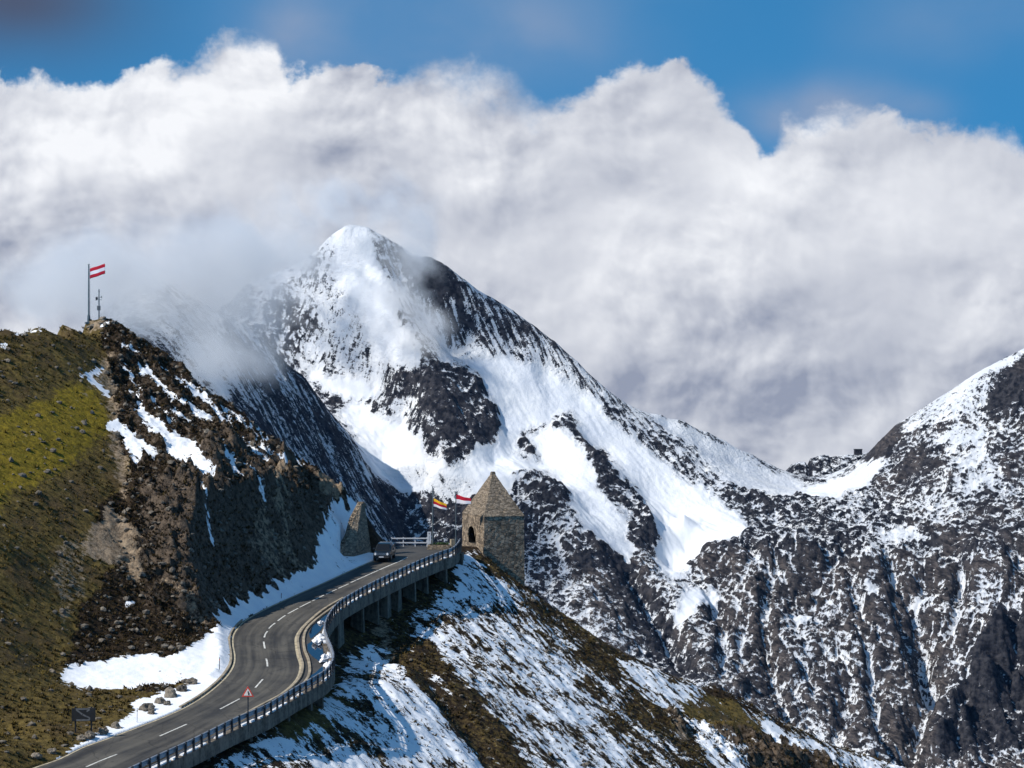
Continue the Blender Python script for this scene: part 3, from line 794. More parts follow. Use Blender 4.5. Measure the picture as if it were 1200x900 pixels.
# nearer ridge on the left: sunny crest, steep shaded side towards the snow basin
for q in [(150, 345, 3340), (190, 330, 3370), (205, 362, 3300), (222, 395, 3235), (240, 430, 3180), (268, 470, 3120), (300, 520, 3050), (330, 575, 2980), (360, 640, 2900), (400, 740, 2800)]:
    mc.append(at(*q))
for q in [(150, 400, 3180), (180, 440, 3110), (120, 420, 3150), (210, 500, 3040), (150, 560, 2950), (60, 440, 3300), (60, 520, 3050), (-100, 470, 3400), (60, 480, 3600), (150, 420, 3650), (-100, 520, 3700), (250, 620, 2900), (0, 500, 3100), (300, 760, 2760), (-100, 520, 3100)]:
    mc.append(at(*q))
def face(px, py):
    return at(px, py, 1575.0 / (0.35 - 1.25 * (px - 600) / F + (py - HZ) / F))
for q in [(280, 420), (300, 450), (310, 400), (330, 420), (345, 432), (360, 446), (380, 475), (393, 492), (405, 510), (416, 526), (425, 541), (434, 556), (441, 572), (450, 592), (460, 612), (472, 636), (340, 500), (380, 560), (410, 600), (310, 490), (350, 540), (380, 510), (440, 640), (400, 640)]:
    mc.append(face(*q))
mc = np.array(mc)
ki = []
for i, a in enumerate(mc):
    if all(np.hypot(*(mc[j][:2] - a[:2])) > 6 for j in ki): ki.append(i)
mc = mc[ki]
mxs = np.arange(-760.0, 1010.0, 1.7); mys = np.arange(2870.0, 3960.0, 1.6)
MX, MY = np.meshgrid(mxs, mys)
MZ = rbf(mc[:, :2], mc[:, 2], MX, MY, step=5, smooth=1e-4)
ppx = 600 + MX / MY * F; ppy = HZ - MZ / MY * F
a1 = fbm(MX * 0.02, MY * 0.02, 4, seed=105); a2 = fbm(MX * 0.09, MY * 0.09, 4, seed=106)
b1 = fbm(MX * 0.02, MY * 0.02, 4, seed=108); b2 = fbm(MX * 0.09, MY * 0.09, 4, seed=109)
a3 = fbm(MX * 0.3, MY * 0.3, 3, seed=107)
qx = ppx + a1 * 14 + a2 * 10 + a3 * 4; qy = ppy + b1 * 12 + b2 * 9 - a3 * 4
cov = np.full(MX.shape, 0.42); streaky = np.zeros_like(MX); warm = np.zeros_like(MX); rough_ = np.ones_like(MX)
def mp(a, v, poly): a[inpoly(qx, qy, poly)] = v
def Sm(v, poly, st=None, w=None, r=None):
    m = inpoly(qx, qy, poly)
    cov[m] = v
    if st is not None: streaky[m] = st
    if w is not None: warm[m] = w
    if r is not None: rough_[m] = r
# lower wall, right-hand mountain
Sm(0.41, [(640, 640), (860, 640), (1300, 650), (1300, 1100), (560, 1100)], 0.15, 0.62)
Sm(0.42, [(980, 560), (1010, 540), (1050, 490), (1300, 350), (1700, 350), (1700, 680), (1050, 650)], 0.0, 0.45)
Sm(0.58, [(1050, 500), (1110, 455), (1200, 405), (1300, 370), (1300, 390), (1200, 425), (1170, 440), (1150, 480), (1110, 495), (1060, 505)], 0.2)
Sm(0.78, [(1090, 472), (1150, 432), (1210, 402), (1215, 414), (1180, 428), (1150, 438), (1110, 465)])
Sm(0.12, [(1030, 512), (1052, 496), (1056, 505), (1044, 530), (1020, 545), (1010, 545)], 0, .6)
Sm(0.10, [(1160, 465), (1180, 440), (1230, 420), (1230, 450), (1190, 475), (1165, 490)], 0, .2)
Sm(0.70, [(1090, 515), (1118, 500), (1152, 502), (1146, 518), (1118, 524)])
Sm(0.62, [(1120, 540), (1140, 525), (1185, 545), (1170, 570), (1130, 575)])
# upper dark face right of the summit
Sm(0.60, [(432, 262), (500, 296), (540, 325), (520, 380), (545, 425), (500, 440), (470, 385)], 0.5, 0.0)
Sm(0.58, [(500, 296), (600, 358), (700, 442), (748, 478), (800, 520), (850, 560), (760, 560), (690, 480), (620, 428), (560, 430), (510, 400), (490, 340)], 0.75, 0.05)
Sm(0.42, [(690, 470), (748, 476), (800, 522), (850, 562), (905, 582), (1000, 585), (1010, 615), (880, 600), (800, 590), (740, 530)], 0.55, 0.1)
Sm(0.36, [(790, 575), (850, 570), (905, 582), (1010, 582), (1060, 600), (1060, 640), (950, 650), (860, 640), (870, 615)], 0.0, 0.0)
Sm(0.70, [(1030, 625), (1060, 618), (1084, 628), (1050, 634)])
# bowl and saddle
Sm(0.82, [(762, 484), (790, 488), (850, 520), (925, 560), (945, 570), (985, 560), (1020, 540), (1040, 540), (1015, 575), (980, 583), (900, 578), (850, 558), (800, 520)], 0.5, 0.4, 0.35)
Sm(0.98, [(930, 578), (960, 568), (1005, 560), (1015, 565), (985, 582), (940, 584)], 0, 0, 0.2)
# pyramid, sunlit left side
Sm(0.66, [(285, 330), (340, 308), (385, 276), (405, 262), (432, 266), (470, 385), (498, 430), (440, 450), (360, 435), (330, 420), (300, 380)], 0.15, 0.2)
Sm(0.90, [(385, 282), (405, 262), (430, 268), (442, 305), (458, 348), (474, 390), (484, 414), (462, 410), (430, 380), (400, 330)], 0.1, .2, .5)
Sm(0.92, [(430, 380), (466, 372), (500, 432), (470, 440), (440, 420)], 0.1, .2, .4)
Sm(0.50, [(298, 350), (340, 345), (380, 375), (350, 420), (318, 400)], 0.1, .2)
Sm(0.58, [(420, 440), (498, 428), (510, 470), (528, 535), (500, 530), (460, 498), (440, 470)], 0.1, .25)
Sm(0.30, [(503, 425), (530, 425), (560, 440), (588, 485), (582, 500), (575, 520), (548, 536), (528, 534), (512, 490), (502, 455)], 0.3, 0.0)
# snow basin
Sm(1.1, [(352, 430), (380, 442), (420, 446), (440, 468), (410, 474), (395, 470)], 0, 0, .15)
Sm(1.0, [(395, 478), (430, 482), (468, 492), (500, 530), (545, 545), (600, 552), (600, 572), (560, 580), (500, 572), (470, 580), (440, 572), (425, 540), (408, 510)], 0.7, 0, .16)
Sm(0.74, [(440, 548), (500, 545), (560, 565), (540, 590), (480, 570)], .8, 0.1, .3)
# big snow ramps
Sm(0.97, [(544, 425), (580, 420), (622, 424), (668, 452), (692, 470), (720, 500), (700, 530), (655, 486), (620, 500), (600, 530), (560, 548), (538, 540), (576, 518), (590, 490), (566, 445)], 0.75, 0, .16)
Sm(0.96, [(650, 492), (692, 470), (750, 520), (820, 575), (880, 612), (872, 624), (840, 618), (800, 600), (765, 590), (735, 560), (700, 528)], 0.75, 0, .16)
Sm(0.98, [(560, 540), (600, 528), (650, 545), (700, 590), (735, 640), (745, 662), (700, 640), (668, 600), (655, 570), (620, 552), (580, 560)], 0.75, 0, .16)
Sm(0.95, [(620, 505), (660, 500), (700, 560), (740, 630), (746, 650), (720, 640), (680, 590), (640, 550)], 0.8, 0, .16)
Sm(1.1, [(756, 575), (800, 600), (872, 618), (860, 630), (830, 640), (808, 665), (790, 676), (765, 660), (768, 630), (762, 600)], 0.2, 0, .12)
Sm(1.05, [(800, 700), (835, 680), (842, 690), (815, 715), (800, 740), (795, 720)], 0, 0, .2)
# rock ribs standing out of the snow
Sm(0.30, [(650, 484), (664, 486), (700, 525), (735, 560), (762, 596), (772, 630), (764, 645), (742, 640), (735, 600), (712, 565), (682, 520)], 0.1, 0.0)
Sm(0.34, [(616, 552), (640, 548), (662, 575), (690, 622), (694, 636), (660, 638), (630, 610), (622, 580)], 0.1, 0.2)
Sm(0.16, [(866, 594), (882, 596), (890, 608), (872, 610)])
# slabs and shaded gullies under the ramp
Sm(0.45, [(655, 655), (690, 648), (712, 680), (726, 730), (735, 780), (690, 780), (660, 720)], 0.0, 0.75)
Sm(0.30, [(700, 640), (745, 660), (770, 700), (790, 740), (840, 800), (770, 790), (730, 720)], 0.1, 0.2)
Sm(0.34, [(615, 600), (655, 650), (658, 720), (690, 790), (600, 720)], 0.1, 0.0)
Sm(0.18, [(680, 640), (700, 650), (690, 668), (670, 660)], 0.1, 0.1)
# left ridge and its blue face
Sm(0.42, [(180, 320), (330, 410), (365, 445), (410, 508), (445, 572), (480, 650), (400, 800), (250, 700), (150, 400)], 0.6, 0.0, 0.7)
Sm(0.95, [(222, 395), (240, 420), (262, 452), (272, 475), (258, 470), (236, 440)], 0, .3)
Sm(1.0, [(450, 585), (462, 590), (495, 640), (470, 640)], 0.6, 0, 0.3)
Sm(0.24, [(440, 560), (465, 572), (500, 585), (548, 590), (560, 640), (545, 660), (480, 660), (450, 600)], 0.2, 0.0)
Sm(0.24, [(465, 585), (500, 585), (548, 600), (545, 650), (500, 650)], 0.2, 0.0)
# deep alcove bottom right
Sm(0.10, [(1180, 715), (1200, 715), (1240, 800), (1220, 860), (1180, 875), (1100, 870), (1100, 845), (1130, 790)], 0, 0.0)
Sm(0.90, [(925, 706), (952, 704), (958, 716), (938, 728)], 0, 0, .3)
Sm(0.90, [(1074, 682), (1096, 684), (1090, 692), (1074, 692)], 0, 0, .3)
Sm(0.85, [(1010, 678), (1030, 678), (1028, 684), (1012, 684)], 0, 0, .3)
cov_b = blur(cov, 4); rb_ = blur(rough_ * np.clip(1.15 - cov, 0.12, 1), 5)
streaky = blur(streaky, 6); warm = blur(warm, 12)
cov = blur(cov, 3)
# relief: buttresses, gullies running down the fall line, ledges
r1 = (ridged(MX * 0.0088 + a1 * 0.35, MY * 0.0088 + b1 * 0.2, 7, gain=0.54, seed=131) - 0.40) * 72
r2 = (ridged(MX * 0.035, MY * 0.035, 5, gain=0.58, seed=133) - 0.45) * 15
r3 = fbm(MX * 0.14, MY * 0.14, 4, gain=0.6, seed=134) * 3.2
tt = MX * 0.78 + MY * 0.62; ss = MX * 0.62 - MY * 0.78
g1 = (ridged(tt * 0.022, ss * 0.0035, 5, gain=0.55, seed=140) - 0.45) * 20
wall = np.clip((blur((ppy > 635).astype(float), 10)), 0, 1) * np.clip((ppx - 780) / 60, 0, 1)
skyl = np.clip((ppy - np.interp(ppx, [150, 290, 405, 430, 500, 600, 700, 745, 830, 925, 1000, 1050, 1200, 1300], [320, 332, 265, 266, 301, 363, 446, 479, 506, 556, 547, 497, 408, 370])) / 26.0, 0.12, 1.0)
def billow_(x, y, octv, gain, seed):
    s_ = 0; a_ = 1.0; t_ = 0
    for i in range(octv):
        s_ = s_ + a_ * np.abs(perlin(x, y, seed + 13 * i)); t_ += a_
        x, y, a_ = x * 2.1 + 2.2, y * 2.1 + 4.4, a_ * gain
    return s_ / t_
rb1 = (billow_(MX * 0.0105 + a1 * 0.2, MY * 0.0078 + b1 * 0.2, 6, 0.48, 211) - 0.30) * 105
r1 = r1 * (1 - wall) + rb1 * wall
# gullies and hollows of the broken wall
for pl, w_, dp in [([(1072, 690, 3060), (1080, 740, 3020), (1090, 790, 2970), (1092, 825, 2930), (1076, 860, 2890), (1068, 910, 2810)], 13, 24), ([(1048, 650, 3105), (1050, 700, 3055), (1062, 740, 3010), (1080, 775, 2985)], 10, 18),
                   ([(905, 660, 3100), (895, 720, 3020), (905, 790, 2930), (925, 850, 2850)], 10, 16), ([(1000, 660, 3090), (1018, 730, 3010), (1022, 800, 2920), (1040, 880, 2830)], 9, 16), ([(835, 690, 3060), (850, 740, 2990), (846, 800, 2900)], 10, 16),
                   ([(735, 665, 3085), (752, 705, 3040), (780, 745, 2990), (800, 800, 2920)], 13, 22), ([(1130, 650, 3090), (1125, 690, 3040), (1110, 720, 3010)], 10, 18)]:
    q_ = np.array([at(a_, b_, d_ + OFF) for a_, b_, d_ in pl])
    q_ = np.stack([np.interp(np.linspace(0, len(q_) - 1, 20), np.arange(len(q_)), q_[:, k]) for k in range(3)], 1)
    dd_, _ = dist_to(MX + a2 * 10, MY + b2 * 10, q_, 1)
    MZ = MZ - dp * np.exp(-(dd_ / w_) ** 2)
for a_, b_, d_, r_, dp in [(955, 690, 3055, 30, 30), (905, 762, 2960, 22, 24), (985, 800, 2915, 26, 26), (1000, 835, 2875, 20, 20), (1100, 665, 3075, 20, 22), (845, 655, 3100, 20, 20), (1082, 655, 3090, 16, 16), (940, 840, 2865, 20, 18)]:
    q_ = at(a_, b_, d_ + OFF)
    MZ = MZ - dp * np.exp(-(((MX - q_[0] + a2 * 8) / r_) ** 2 + ((MY - q_[1] + b2 * 8) / (r_ * 0.9)) ** 2))
rel = (r1 * (0.30 + 0.70 * wall) + r2 * (0.8 - 0.1 * wall) + r3) * rb_ * (1 - 0.55 * streaky) + g1 * streaky * rb_
sn_w = np.clip((blur(cov, 4) - 0.8) / 0.2, 0, 1)
MZ = MZ + rel * skyl + sn_w * skyl * (fbm(tt * 0.035, ss * 0.008, 4, seed=301) * 5.0 + fbm(MX * 0.06, MY * 0.06, 4, seed=302) * 1.6 + fbm(tt * 0.16, ss * 0.03, 3, seed=303) * 0.9)
# ledges on the wall and the right-hand mountain
st = 10.0
ph = (MZ + 0.16 * MX + 0.05 * MY + fbm(MX * 0.010, MY * 0.010, 5, seed=151) * 60) / st
fl = np.floor(ph); fr = ph - fl
stp = (fl + np.clip((fr - 0.35) / 0.5, 0, 1) ** 1.5) * st - (ph * st)
right_m = np.clip((ppx - 940) / 80, 0, 1)
MZ = MZ + stp * 0.50 * np.clip(wall + right_m * 0.8, 0, 1) * np.clip(rb_ * 1.4, 0, 1) * skyl
# snow settles in hollows and is swept off the ribs
c1 = blur(MZ, 2) - MZ; c2 = blur(MZ, 8) - MZ
wgt = np.clip((0.98 - cov) / 0.4, 0, 1)
cov = cov + wgt * (0.16 * np.tanh(c1 / 1.0) + 0.17 * np.tanh(c2 / 4.5) + 0.36 * fbm(MX * 0.012, MY * 0.012, 4, seed=181) + 0.10 * fbm(MX * 0.05, MY * 0.05, 3, seed=182))
fpx = 600 + MX / MY * F
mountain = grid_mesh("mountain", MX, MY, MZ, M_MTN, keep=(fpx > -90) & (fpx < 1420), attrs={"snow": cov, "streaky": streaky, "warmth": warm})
tag(mountain, kind="structure")
# far ridge seen over the saddle
rx = np.arange(380.0, 640.0, 1.7); ry = np.arange(4080.0, 4260.0, 2.0)
RX, RY = np.meshgrid(rx, ry)
rpx = 600 + RX / 4140.0 * F
top_ = np.interp(rpx, [860, 915, 928, 936, 944, 946, 950, 960, 970, 972, 990, 1003, 1015, 1040, 1070], [575, 562, 545, 541, 541, 546, 537, 534, 533, 536, 533, 532, 531, 528, 540])
zt = -(top_ - HZ) / F * 4140.0
RZ = zt - np.clip(4140 - RY, 0, None) * 0.7 - np.clip(RY - 4150, 0, None) * 0.9 + (ridged(RX * 0.03, RY * 0.03, 5, seed=170) - .45) * 9 * np.clip(np.abs(RY - 4143) / 12, 0.1, 1)
ridge = grid_mesh("far_ridge", RX, RY, RZ, M_MTN, attrs={"snow": np.full(RX.shape, 0.40), "streaky": np.zeros(RX.shape), "warmth": np.full(RX.shape, .2)})
tag(ridge, kind="structure")
# valley floor far below
g = MB(); g.add([(-9000, 300, -620), (9000, 300, -620), (9000, 4400, -620), (-9000, 4400, -620)], [(0, 1, 2, 3)])
gm = plain("valley floor", (0.05, 0.055, 0.04), 0.95, var=0.4, scale=0.01)
tag(g.build("ground", gm), kind="structure")
# ------------------------------------------------------------------ road, kerbs, markings
def zr1(Y): return float(zroad(Y))

M_ASPH, nt, bs = material("worn asphalt")
p, (x, y, z), _n = pos(nt)
n1 = noise(nt, p, 0.35, 5, 0.6); n2 = noise(nt, p, 9.0, 3, 0.8); n3 = noise(nt, vec(nt, x * 1.4 - y * 0.5, y * 0.12 + x * 0.05, 0.0), 1.0, 5, 0.6)
f = (n1 * 0.45 + n3 * 0.4 + n2 * 0.15).step(0.36, 0.64)
put(nt, mixc(nt, f, (0.040, 0.038, 0.036), (0.082, 0.077, 0.070)), bs.inputs["Base Color"])
put(nt, n1 * 0.3 + 0.62, bs.inputs["Roughness"])
put(nt, bump(nt, n2, 0.25, 0.02), bs.inputs["Normal"])
M_PAINT = plain("road paint", (0.55, 0.54, 0.50), 0.7, var=0.25, scale=2.5)
M_EDGE = plain("worn edge line", (0.42, 0.36, 0.25), 0.75, var=0.3, scale=1.5)
M_KERB = plain("kerb stone", (0.30, 0.25, 0.18), 0.85, var=0.3, scale=1.2, bumpy=0.4)
M_CONC, nt, bs = material("weathered concrete")
p, (x, y, z), _n = pos(nt)
n1 = noise(nt, vec(nt, x * 1.6, y * 1.6, z * 0.25), 1.0, 6, 0.65); n2 = noise(nt, p, 3.0, 5, 0.65)
c = mixc(nt, (n1 * 0.6 + n2 * 0.4).step(0.36, 0.62), (0.06, 0.050, 0.039), (0.215, 0.180, 0.142))
put(nt, c, bs.inputs["Base Color"]); bs.inputs["Roughness"].default_value = 0.9
put(nt, bump(nt, n2, 0.4, 0.05), bs.inputs["Normal"])
M_METAL = plain("galvanised rail", (0.36, 0.37, 0.40), 0.45, 0.6, var=0.2, scale=1.0)
M_POST = plain("dark steel posts", (0.035, 0.038, 0.045), 0.55, 0.3, var=0.3, scale=2.0)
M_SNOW, nt, bs = material("old snow")
p, _x, _n = pos(nt)
put(nt, mixc(nt, noise(nt, p, 3.0, 5, .65).step(.35, .7), (0.72, 0.72, 0.74), (0.88, 0.885, 0.89)), bs.inputs["Base Color"])
bs.inputs["Roughness"].default_value = 0.9
put(nt, bump(nt, noise(nt, p, 5.0, 5, .7), 0.6, 0.12), bs.inputs["Normal"])

# carriageway: strips between the left edge and the outer edge of the deck
nst = 420
lp = spline([rp(*q) for q in LEFT], 0.05); rpth = spline([rp(*q) for q in RAIL], 0.05)
# pair both edges by rows of equal distance along the valley
def by_y(path, Y): return np.interp(Y, path[:, 1], path[:, 0])
lp_s = lp[np.argsort(lp[:, 1])]
def x_left(Y): return np.interp(Y, lp_s[:, 1], lp_s[:, 0])
# the outer edge doubles back a little at the bend, so the deck is cut as one outline and triangulated
poly = [(q[0], q[1]) for q in spline([rp(*q) for q in LEFT], 0.6)] + [(-16.2, 283.5), (-17.5, 287.5), (-21, 291.5), (-12.0, 293.5), (-8.5, 293.0), (-7.2, 287.0)] + [(q[0], q[1]) for q in spline([rp(*q) for q in RAIL], 0.6)[::-1]]
def sheet(name, outline, mat, lift, kind="structure", parent=None, cut=1.0):
    bm = bmesh.new()
    vs_ = [bm.verts.new((a, b, 0.0)) for a, b in outline]
    fce = bm.faces.new(vs_)
    bmesh.ops.triangulate(bm, faces=[fce])
    y0 = min(b for a, b in outline); y1 = max(b for a, b in outline)
    yv = y0 + cut
    while yv < y1:
        bmesh.ops.bisect_plane(bm, geom=bm.verts[:] + bm.edges[:] + bm.faces[:], plane_co=(0, yv, 0), plane_no=(0, 1, 0))
        yv += cut
    for v in bm.verts: v.co.z = zr1(v.co.y) + lift
    bmesh.ops.recalc_face_normals(bm, faces=bm.faces)
    if sum(f_.normal.z for f_ in bm.faces) < 0: bmesh.ops.reverse_faces(bm, faces=bm.faces)
    me = bpy.data.meshes.new(name); bm.to_mesh(me); bm.free()
    me.materials.append(mat)
    o = link(bpy.data.objects.new(name, me), parent)
    if kind and parent is None: tag(o, kind=kind)
    return o
road = sheet("road", poly, M_ASPH, -0.006, cut=2.0)
# carriageway with the wear of the traffic running along it
RIGHT = [(60, 968), (100, 943), (140, 922), (175, 905), (219, 884.7), (247, 870.7), (275, 852), (300, 834)] + KERB[4:] + [(425, 699.5), (455, 684), (485, 669), (515, 655.5), (532, 648)]
A_ = spline([rp(*q) for q in LEFT], 0.1); B_ = spline([rp(*q) for q in RIGHT], 0.1)
NS, NA = 260, 16
A_ = A_[np.linspace(0, len(A_) - 1, NS).astype(int)]
# walk the outer side so that every rung stays square to the inner one
rung = [0]
bi = 0
for a in A_[1:]:
    lo_ = bi; seg = B_[lo_:lo_ + 60]
    bi = lo_ + int(np.argmin((seg[:, 0] - a[0]) ** 2 + (seg[:, 1] - a[1]) ** 2)); rung.append(bi)
rung = np.maximum.accumulate(np.array(rung)).astype(float)
rung = np.convolve(np.pad(rung, 12, mode="edge"), np.ones(25) / 25, "valid")
B_ = np.stack([np.interp(rung, np.arange(len(B_)), B_[:, k]) for k in range(3)], 1)
vs_, fs_, ac_, al_ = [], [], [], []
run = 0.0
for i in range(NS):
    if i: run += np.hypot(*(A_[i][:2] - A_[i - 1][:2]))
    for j in range(NA + 1):
        t = j / NA
        X_, Y_ = A_[i][0] + (B_[i][0] - A_[i][0]) * t, A_[i][1] + (B_[i][1] - A_[i][1]) * t
        vs_.append((X_, Y_, zr1(Y_) + 0.002)); ac_.append(t); al_.append(run)
for i in range(NS - 1):
    for j in range(NA):
        a = i * (NA + 1) + j
        fs_.append((a, a + 1, a + NA + 2, a + NA + 1))
me = bpy.data.meshes.new("carriageway"); me.from_pydata(vs_, [], fs_); me.update()
if sum(p_.normal.z for p_ in me.polygons) < 0: me.flip_normals()
for nme, arr in (("across", ac_), ("along", al_)):
    a = me.attributes.new(nme, "FLOAT", "POINT"); a.data.foreach_set("value", np.array(arr, np.float32))
M_LANE, nt, bs = material("asphalt worn by traffic")
p, (x, y, z), _n = pos(nt)
u_, w_ = attr(nt, "across"), attr(nt, "along")
n1 = noise(nt, p, 0.30, 5, 0.6); n2 = noise(nt, p, 9.0, 3, 0.8)
n3 = noise(nt, vec(nt, u_ * 9.0, w_ * 0.05, 1.0), 1.0, 5, 0.6); n4 = noise(nt, vec(nt, u_ * 3.0, w_ * 0.16, 7.0), 1.0, 5, 0.6)
crack = voro(nt, vec(nt, x + n1 * 2.0, y * 0.8 + n2 * 0.4), 0.30, "DISTANCE_TO_EDGE").step(0.0, 0.012, 1.0, 0.0)
c = mixc(nt, (n3 * 0.5 + n4 * 0.3 + n1 * 0.2).step(0.36, 0.64), (0.032, 0.030, 0.029), (0.112, 0.102, 0.086))
c = mixc(nt, (u_ - 0.5).abs().step(0.44, 0.5) * n1.step(0.4, 0.6), c, (0.15, 0.12, 0.085))
c = mixc(nt, n2.step(0.6, 0.75) * 0.5, c, (0.13, 0.12, 0.105))
c = mixc(nt, n4.step(0.60, 0.63) * 0.5, c, (0.034, 0.032, 0.031))
c = mixc(nt, crack * 0.6, c, (0.02, 0.019, 0.018))
put(nt, c, bs.inputs["Base Color"]); put(nt, n1 * 0.4 + n3 * 0.2 + 0.42, bs.inputs["Roughness"])
put(nt, bump(nt, n2, 0.3, 0.02), bs.inputs["Normal"])
me.materials.append(M_LANE)
link(bpy.data.objects.new("carriageway", me), road)

def ribbon(path, w0, w1, lift):
    """flat strip along a plan path between two side offsets"""
    n = len(path); vs_, fs_ = [], []
    for i in range(n):
        a = path[max(0, i - 1)]; b = path[min(n - 1, i + 1)]
        t = np.array([b[0] - a[0], b[1] - a[1]]); t /= np.linalg.norm(t) + 1e-9
        s = np.array([t[1], -t[0]])
        for o_ in (w0, w1):
            X_, Y_ = path[i][0] + s[0] * o_, path[i][1] + s[1] * o_
            vs_.append((X_, Y_, zr1(Y_) + lift))
    for i in range(n - 1): fs_.append((2 * i, 2 * i + 1, 2 * i + 3, 2 * i + 2))
    return vs_, fs_
DASH = [[(137, 884), (118, 891.5), (100.7, 899)], [(218.7, 848.7), (203, 855.7), (187, 862.7)], [(280.7, 819), (269, 825.2), (258, 831)], [(308, 796), (304, 800.5), (299, 806)], [(312, 772), (313, 776), (313.5, 781)], [(309, 752), (309.6, 756), (310.5, 760)], [(313.5, 739.5), (311, 743), (309.7, 747)], [(322.5, 730), (318.5, 733), (315, 736.5)], [(334.5, 721), (330, 724), (325.5, 727.5)], [(349.5, 712.5), (343.5, 715.7), (337.5, 719)], [(364, 705), (357.5, 708.2), (351, 711.5)], [(379.5, 697), (373, 700.3), (366, 704)], [(394.5, 690), (388, 693), (382, 696)], [(408.5, 683.5), (402, 686.5), (396.5, 689)], [(477, 650.2), (470, 654.5), (455, 661.5), (440, 668.5), (425, 675.5), (411, 682)], [(60, 918), (45, 924), (30, 930)]]
mb = MB()
for dsh in DASH:
    v_, f_ = ribbon(spline([rp(*q) for q in dsh], 0.4), -0.075, 0.075, 0.012)
    mb.add(v_, f_)
mk = mb.build("centre_line", M_PAINT, road)
mb = MB()
mb.add(*ribbon(left_w, 0.10, 0.26, 0.012))
tmp = np.array([[q[0], q[1]] for q in kerb_w])
mb.add(*ribbon(kerb_w, -0.30, -0.12, 0.012))
near_rail = spline([rp(*q) for q in [(150, 908), (110, 928), (60, 953)]], 0.5)
mb.build("edge_line", M_EDGE, road)
# small worn red and white mark painted on the upper road
mb = MB(); mb.add(*ribbon(spline([rp(*q) for q in [(506, 658.8), (511, 656.8), (515.5, 655)]], .2), -0.5, 0.25, 0.012))
mb.build("painted_mark", M_PAINT, road)
mb = MB(); mb.add(*ribbon(spline([rp(*q) for q in [(512.5, 656.6), (516.5, 654.6)]], .2), -0.28, 0.12, 0.016))
mb.build("red_mark", plain("red road paint", (0.45, 0.05, 0.04), 0.7), road)

# low kerb walls: two stone strips with a drain between them
prof = [(-0.12, -0.2), (0.12, -0.2), (0.12, 0.13), (0.09, 0.15), (-0.09, 0.15), (-0.12, 0.13)]
mb = MB(); mb.sweep([(q[0], q[1], zr1(q[1])) for q in kerb_w], prof)
kb = tag(mb.build("kerb", M_KERB), kind="structure")
mb = MB(); mb.sweep([(q[0], q[1], zr1(q[1])) for q in kerb2_w], prof)
tag(mb.build("kerb", M_KERB), kind="structure")
mb = MB(); mb.sweep([(q[0], q[1], zr1(q[1])) for q in spline([rp(*q) for q in LEFT[9:19]], .4)], [(-0.28, -0.3), (-0.02, -0.3), (-0.02, 0.16), (-0.06, 0.18), (-0.24, 0.18), (-0.28, 0.16)])
tag(mb.build("kerb", M_KERB), kind="structure")
# darker drain between the kerbs
drain = [(q[0], q[1]) for q in kerb_w if 226.5 < q[1] < 247] + [(q[0], q[1]) for q in kerb2_w[::-1] if 226.5 < q[1] < 247]
sheet("drain_channel", drain, plain("wet drain", (0.05, 0.04, 0.032), 0.6, var=.5), 0.006)
# meltwater in the bay outside the kerb
M_WATER, nt, bs = material("meltwater")
bs.inputs["Base Color"].default_value = (0.012, 0.018, 0.032, 1)
bs.inputs["Roughness"].default_value = 0.03
bs.inputs["Specular IOR Level"].default_value = 0.6
p, _x, _n = pos(nt)
put(nt, bump(nt, noise(nt, p, 2.0, 3, .5), 0.04, 0.02), bs.inputs["Normal"])
def flat_pool(name, pix):
    pts = spline([rp(*q) for q in pix + [pix[0]]], 0.12)[:-1]
    bm = bmesh.new()
    fce = bm.faces.new([bm.verts.new((a[0], a[1], zr1(a[1]) + 0.012)) for a in pts])
    if fce.normal.z < 0: bmesh.ops.reverse_faces(bm, faces=[fce])
    bm.normal_update()
    if fce.normal.z < 0: fce.normal_flip()
    bmesh.ops.triangulate(bm, faces=[fce])
    me = bpy.data.meshes.new(name); bm.to_mesh(me); bm.free(); me.materials.append(M_WATER)
    return tag(link(bpy.data.objects.new(name, me)), kind="structure")
flat_pool("water", [(360, 755), (368, 751), (376, 753), (379, 765), (383, 776), (380, 782), (374, 775), (366, 769), (361, 763)])
flat_pool("water", [(361, 799), (364, 792), (370, 788), (378, 781), (381, 785), (377, 792), (368, 799), (360, 804)])
flat_pool("water", [(362, 742), (366, 734), (374, 727), (383, 720), (381, 728), (376, 738), (370, 744), (364, 748)])
# shovelled snow against the parapet in the bay
def lump(name, px, py, sx, sy, sz, seed, mat=M_SNOW, lab=None, cat=None, group=None, kind=None, rp_=True, rz=0.0, base=None, sub=4, rough=0.75, sharp=False):
    c0 = rp(px, py) if base is None else np.array(base)
    bm = bmesh.new(); bmesh.ops.create_icosphere(bm, subdivisions=sub, radius=1.0)
    r_ = random.Random(seed); off = Vector((r_.uniform(0, 50), r_.uniform(0, 50), r_.uniform(0, 50)))
    from mathutils import noise as mn
    for v in bm.verts:
        n_ = mn.noise(v.co * 1.3 + off) * rough + mn.noise(v.co * 3.1 + off) * rough * 0.5
        if sharp:
            cell = mn.cell_vector(v.co * 1.6 + off)
            n_ += (cell.x - 0.5) * rough * 0.5
        v.co = v.co * (1 + n_)
        v.co = Vector((v.co.x * sx, v.co.y * sy, max(v.co.z, -0.35) * sz))
    me = bpy.data.meshes.new(name); bm.to_mesh(me); bm.free(); me.materials.append(mat)
    if not sharp: me.polygons.foreach_set("use_smooth", [True] * len(me.polygons))
    o = link(bpy.data.objects.new(name, me)); o.location = tuple(c0); o.rotation_euler = (0, 0, rz)
    return tag(o, lab, cat, group, kind)
lump("snow_pile", 375, 751, .55, 2.3, .42, 1, lab="large white snow pile heaped against the parapet of the wet bay", cat="snow pile")
lump("snow_pile", 381, 772, .42, 1.6, .32, 2, lab="smaller snow pile beside the blue puddle at the outermost curve of the parapet", cat="snow pile")
